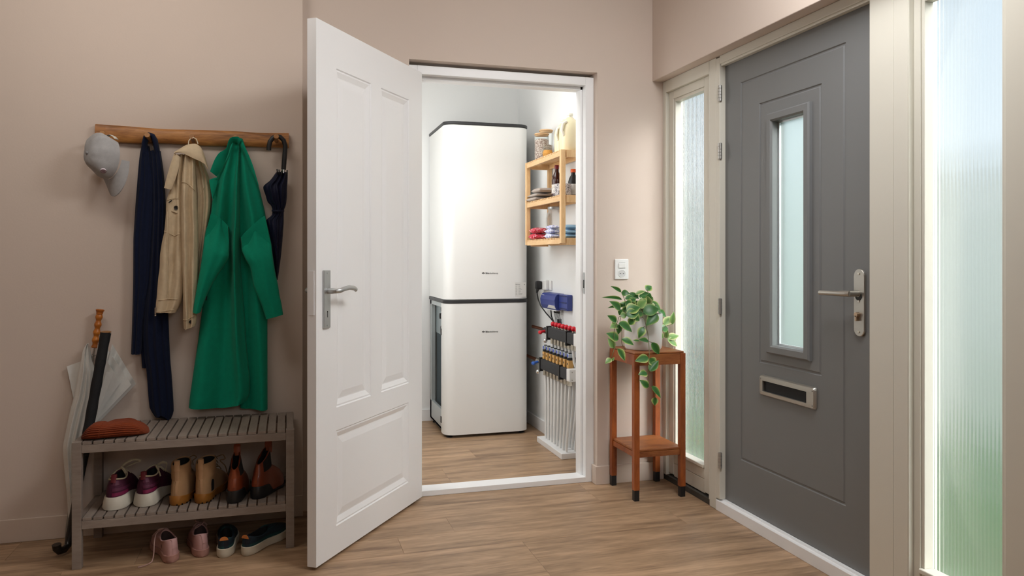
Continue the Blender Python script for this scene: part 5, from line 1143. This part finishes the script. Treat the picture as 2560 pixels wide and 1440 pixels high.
rp = g.n('ShaderNodeValToRGB'); e = rp.color_ramp.elements; e[0].position = .0; e[0].color = lin('2f6428'); e[1].position = .95; e[1].color = lin('cdd08a')
k = e.new(.68); k.color = lin('3b7432'); k = e.new(.86); k.color = lin('93b456'); g.t.links.new(edge, rp.inputs[0]); g.l(rp, 0, g.b, 'Base Color'); g.b.inputs['Roughness'].default_value = .38
g.b.inputs['Transmission Weight'].default_value = 0; g.b.inputs['Subsurface Weight'].default_value = .0
M['leaf'] = g.m
g2 = M['leaf'].copy(); g2.name = 'pale_variegated_leaf'; r2 = [n for n in g2.node_tree.nodes if n.type == 'VALTORGB'][0].color_ramp.elements; r2[0].color = lin('5f8a44'); r2[1].color = lin('86a75a'); r2[2].color = lin('cfca98'); r2[3].color = lin('e0d9ac')
M['leaf_pale'] = g2; M['stem'] = pbr('green_brown_stem', '6b6a3c', .6)
pl = thing('trailing_plant', 'trailing variegated green plant spilling over the white pot', 'plant', PC+Vector((0, 0, ph-.012)))
def leafmesh(curl, cup, mat):
    b = MB(); n, k = 13, 7; g = []
    for i in range(n):
        t = i/(n-1); w = .5*math.sin(math.pi*t**.72)**.95 if 0 < t < 1 else .004; row = []
        for j in range(k):
            u = 2*j/(k-1)-1; row.append((w*u, t, cup*abs(u)**1.5*w-curl*(t-.45)**2))
        g.append(row)
    A = [p for r in g for p in r]; N = len(A); fs = []
    for i in range(n-1):
        for j in range(k-1): a = i*k+j; fs += [(a, a+1, a+k+1, a+k), (N+a+1, N+a, N+a+k, N+a+k+1)]
    A += [(x, y, z-.012) for x, y, z in A]
    for i in range(n-1): fs += [(i*k, i*k+k, N+i*k+k, N+i*k), (i*k+2*k-1, i*k+k-1, N+i*k+k-1, N+i*k+2*k-1)]
    b.add(A, fs, 0, True); me = b.build('leaf', mat, pl, local=True); return me
protos = {False: [leafmesh(.5, .35, M['leaf']), leafmesh(.9, .2, M['leaf']), leafmesh(.2, .5, M['leaf'])], True: [leafmesh(.5, .35, M['leaf_pale']), leafmesh(.8, .2, M['leaf_pale'])]}
PM = {k: [o.data for o in v] for k, v in protos.items()}
for v in protos.values():
    for o in v: bpy.data.objects.remove(o)
org = wloc(pl); rl = random.Random(11)
def at7(u, v, Y): return PY(1500+u*.2222, 700+v*.2222, Y)
LEAF = [(240,135,125,70,30,3.56,0),(240,142,332,150,48,3.55,0),(252,215,40,190,28,3.58,0),(240,330,125,240,60,3.53,0),(282,285,95,308,34,3.60,0),(330,148,440,208,42,3.60,0),(285,208,392,182,42,3.58,0),(400,156,512,118,36,3.57,1),(440,190,575,158,58,3.64,0),(520,112,580,62,62,3.62,0),(540,245,560,150,55,3.60,0),(570,240,592,192,34,3.63,0),(430,305,515,232,72,3.53,1),(560,245,693,338,62,3.60,0),(525,312,602,255,52,3.60,0),(655,345,742,412,52,3.62,0),(488,352,665,318,92,3.49,0),(645,378,525,506,82,3.475,0),(300,345,448,300,95,3.51,0),(300,392,440,362,85,3.495,0),(375,395,448,455,76,3.50,0),(330,502,388,412,58,3.497,0),(232,400,302,395,52,3.53,1),(222,478,372,572,76,3.48,0),(188,470,88,402,56,3.53,0),(205,495,118,535,58,3.52,1),(225,495,205,608,46,3.50,0),(212,668,80,598,76,3.50,0),(165,765,94,660,50,3.49,1),(200,772,280,906,60,3.455,0),(250,658,382,722,60,3.478,0),(128,880,62,935,42,3.47,1),(136,912,158,870,20,3.47,1),(492,528,436,648,62,3.49,0),(548,690,440,672,44,3.485,0),(442,686,372,678,22,3.485,0),(585,704,668,838,56,3.455,0),(548,872,402,908,66,3.425,0),(562,880,622,962,66,3.432,0),(562,1026,655,908,66,3.415,0),(535,1045,440,1056,62,3.432,0),(552,1206,455,1128,54,3.425,0),(580,1192,682,1322,46,3.42,0),(622,1320,612,1412,50,3.42,0),(720,502,806,408,66,3.62,1),(812,497,826,358,46,3.60,1),(692,532,622,528,58,3.56,0),(690,552,766,540,66,3.60,0),(715,655,655,580,42,3.58,1),(735,655,762,570,42,3.60,1),(762,652,886,622,62,3.60,1),(762,664,872,742,62,3.59,1),(290,300,360,225,40,3.62,0),(250,360,330,300,45,3.58,0),(430,200,380,165,40,3.62,0),(470,360,400,420,60,3.54,0),(350,300,420,230,44,3.64,0),(240,330,215,395,36,3.55,0)]
for k in range(26):
    a = rl.uniform(0, 2*math.pi); bu, bv = 410+rl.uniform(-130, 150), 330+rl.uniform(-90, 70); LEAF.append((bu, bv, bu+rl.uniform(60, 110)*math.cos(a), bv+rl.uniform(40, 90)*math.sin(a), rl.uniform(48, 72), 3.60+rl.uniform(-.05, .05), rl.random() < .15))
for (bu, bv, tu, tv, w, Y, pale) in LEAF:
    B0 = at7(bu, bv, Y); T0 = at7(tu, tv, Y-rl.uniform(-.012, .022)); d = T0-B0; Ln = d.length; d.normalize()
    toc = (Vector((0, 0, EYE))-B0).normalized(); toc = (toc+Vector((rl.uniform(-.35, .35), 0, .45+rl.uniform(-.2, .3)))).normalized()
    nrm = (toc-d*toc.dot(d)).normalized(); sd = d.cross(nrm)
    wd = w*.2222*2.07e-3*1.55
    o = bpy.data.objects.new('leaf', rl.choice(PM[bool(pale)])); COL.objects.link(o); o.parent = pl
    m4 = Matrix((( sd.x*wd, d.x*Ln*1.04, nrm.x*Ln*.5, B0.x-org.x), (sd.y*wd, d.y*Ln*1.04, nrm.y*Ln*.5, B0.y-org.y), (sd.z*wd, d.z*Ln*1.04, nrm.z*Ln*.5, B0.z-org.z), (0, 0, 0, 1))); o.matrix_local = m4
STEM = [[(470,420,3.53),(490,425,3.50),(520,520,3.482),(542,640,3.480),(552,760,3.455),(553,880,3.43),(545,985,3.428),(532,1040,3.432)],[(545,985,3.428),(545,1100,3.43),(552,1206,3.425),(582,1195,3.42),(605,1260,3.42),(622,1322,3.42)],
        [(250,400,3.55),(218,412,3.52),(196,470,3.51),(162,560,3.50),(158,680,3.49),(170,765,3.475),(200,775,3.46)],[(235,410,3.54),(228,480,3.50),(245,580,3.484),(243,690,3.48),(265,755,3.48),(290,790,3.50)],[(165,765,3.475),(140,840,3.465),(124,882,3.47)],
        [(600,300,3.56),(650,390,3.57),(685,480,3.57),(700,560,3.59),(738,652,3.59)],[(700,545,3.59),(735,520,3.60),(812,497,3.60)],[(300,380,3.58),(290,270,3.57),(265,190,3.56),(240,140,3.555)],[(330,390,3.60),(350,290,3.60),(380,220,3.60),(400,160,3.58)],[(440,400,3.58),(480,290,3.59),(540,245,3.60),(560,190,3.61),(530,112,3.62)],[(470,400,3.55),(500,280,3.58),(560,262,3.58),(640,285,3.58)],[(245,330,3.55),(270,350,3.55),(310,400,3.56)],[(492,528,3.49),(508,525,3.484)],[(548,690,3.482),(585,704,3.458)]]
for st in STEM:
    P = spline([tuple(at7(*q)) for q in st], 24) if len(st) > 2 else [at7(*q) for q in st]
    b = MB(); b.tube(P, .0016, 6); b.build('stem', M['stem'], pl)

# ------------------------------------------------------------------ light switch with socket
s = thing('switch_socket', 'white light switch above a round wall socket by the doorway', 'light switch', (1.722, YW, 1.086))
b = MB(); b.box((1.682, YW-.009, 1.086), (1.762, YW-.0003, 1.194), .005); b.build('cover_plate', M['plastic'], s)
b = MB(); b.box((1.703, YW-.0135, 1.147), (1.741, YW-.0085, 1.172), .0015); b.build('rocker', M['plastic'], s)
b = MB()
for z in (1.1735, 1.1445): b.box((1.703, YW-.0093, z), (1.741, YW-.0088, z+.0012))
b.build('shadow_gap', M['ring'], s); s_g = bpy.data.objects['shadow_gap']; s_g['kind'] = 'stuff'
b = MB(); b.lathe([(.021, 0), (.0215, -.0015), (.0195, -.002), (.0185, .0)], (1.722, YW-.009, 1.117), 32, axis='y', c0=False, c1=False); b.build('socket_ring', M['plastic'], s)
b = MB(); b.lathe([(.0183, -.0008), (.001, -.0006)], (1.722, YW-.0088, 1.117), 32, axis='y', c0=False, c1=False); sk = b.build('socket_well', pbr('shaded_plastic', 'd2d2d0', .4), s)
for x in (1.7125, 1.7315): b = MB(); b.cyl((x, YW-.0094, 1.117), (x, YW-.0101, 1.117), .0026, n=12); b.build('pin_hole', M['dark'], sk)
b = MB(); b.cyl((1.722, YW-.0094, 1.117), (1.722, YW-.0104, 1.117), .0016, n=10); b.build('centre_screw', M['steel_dark'], sk)
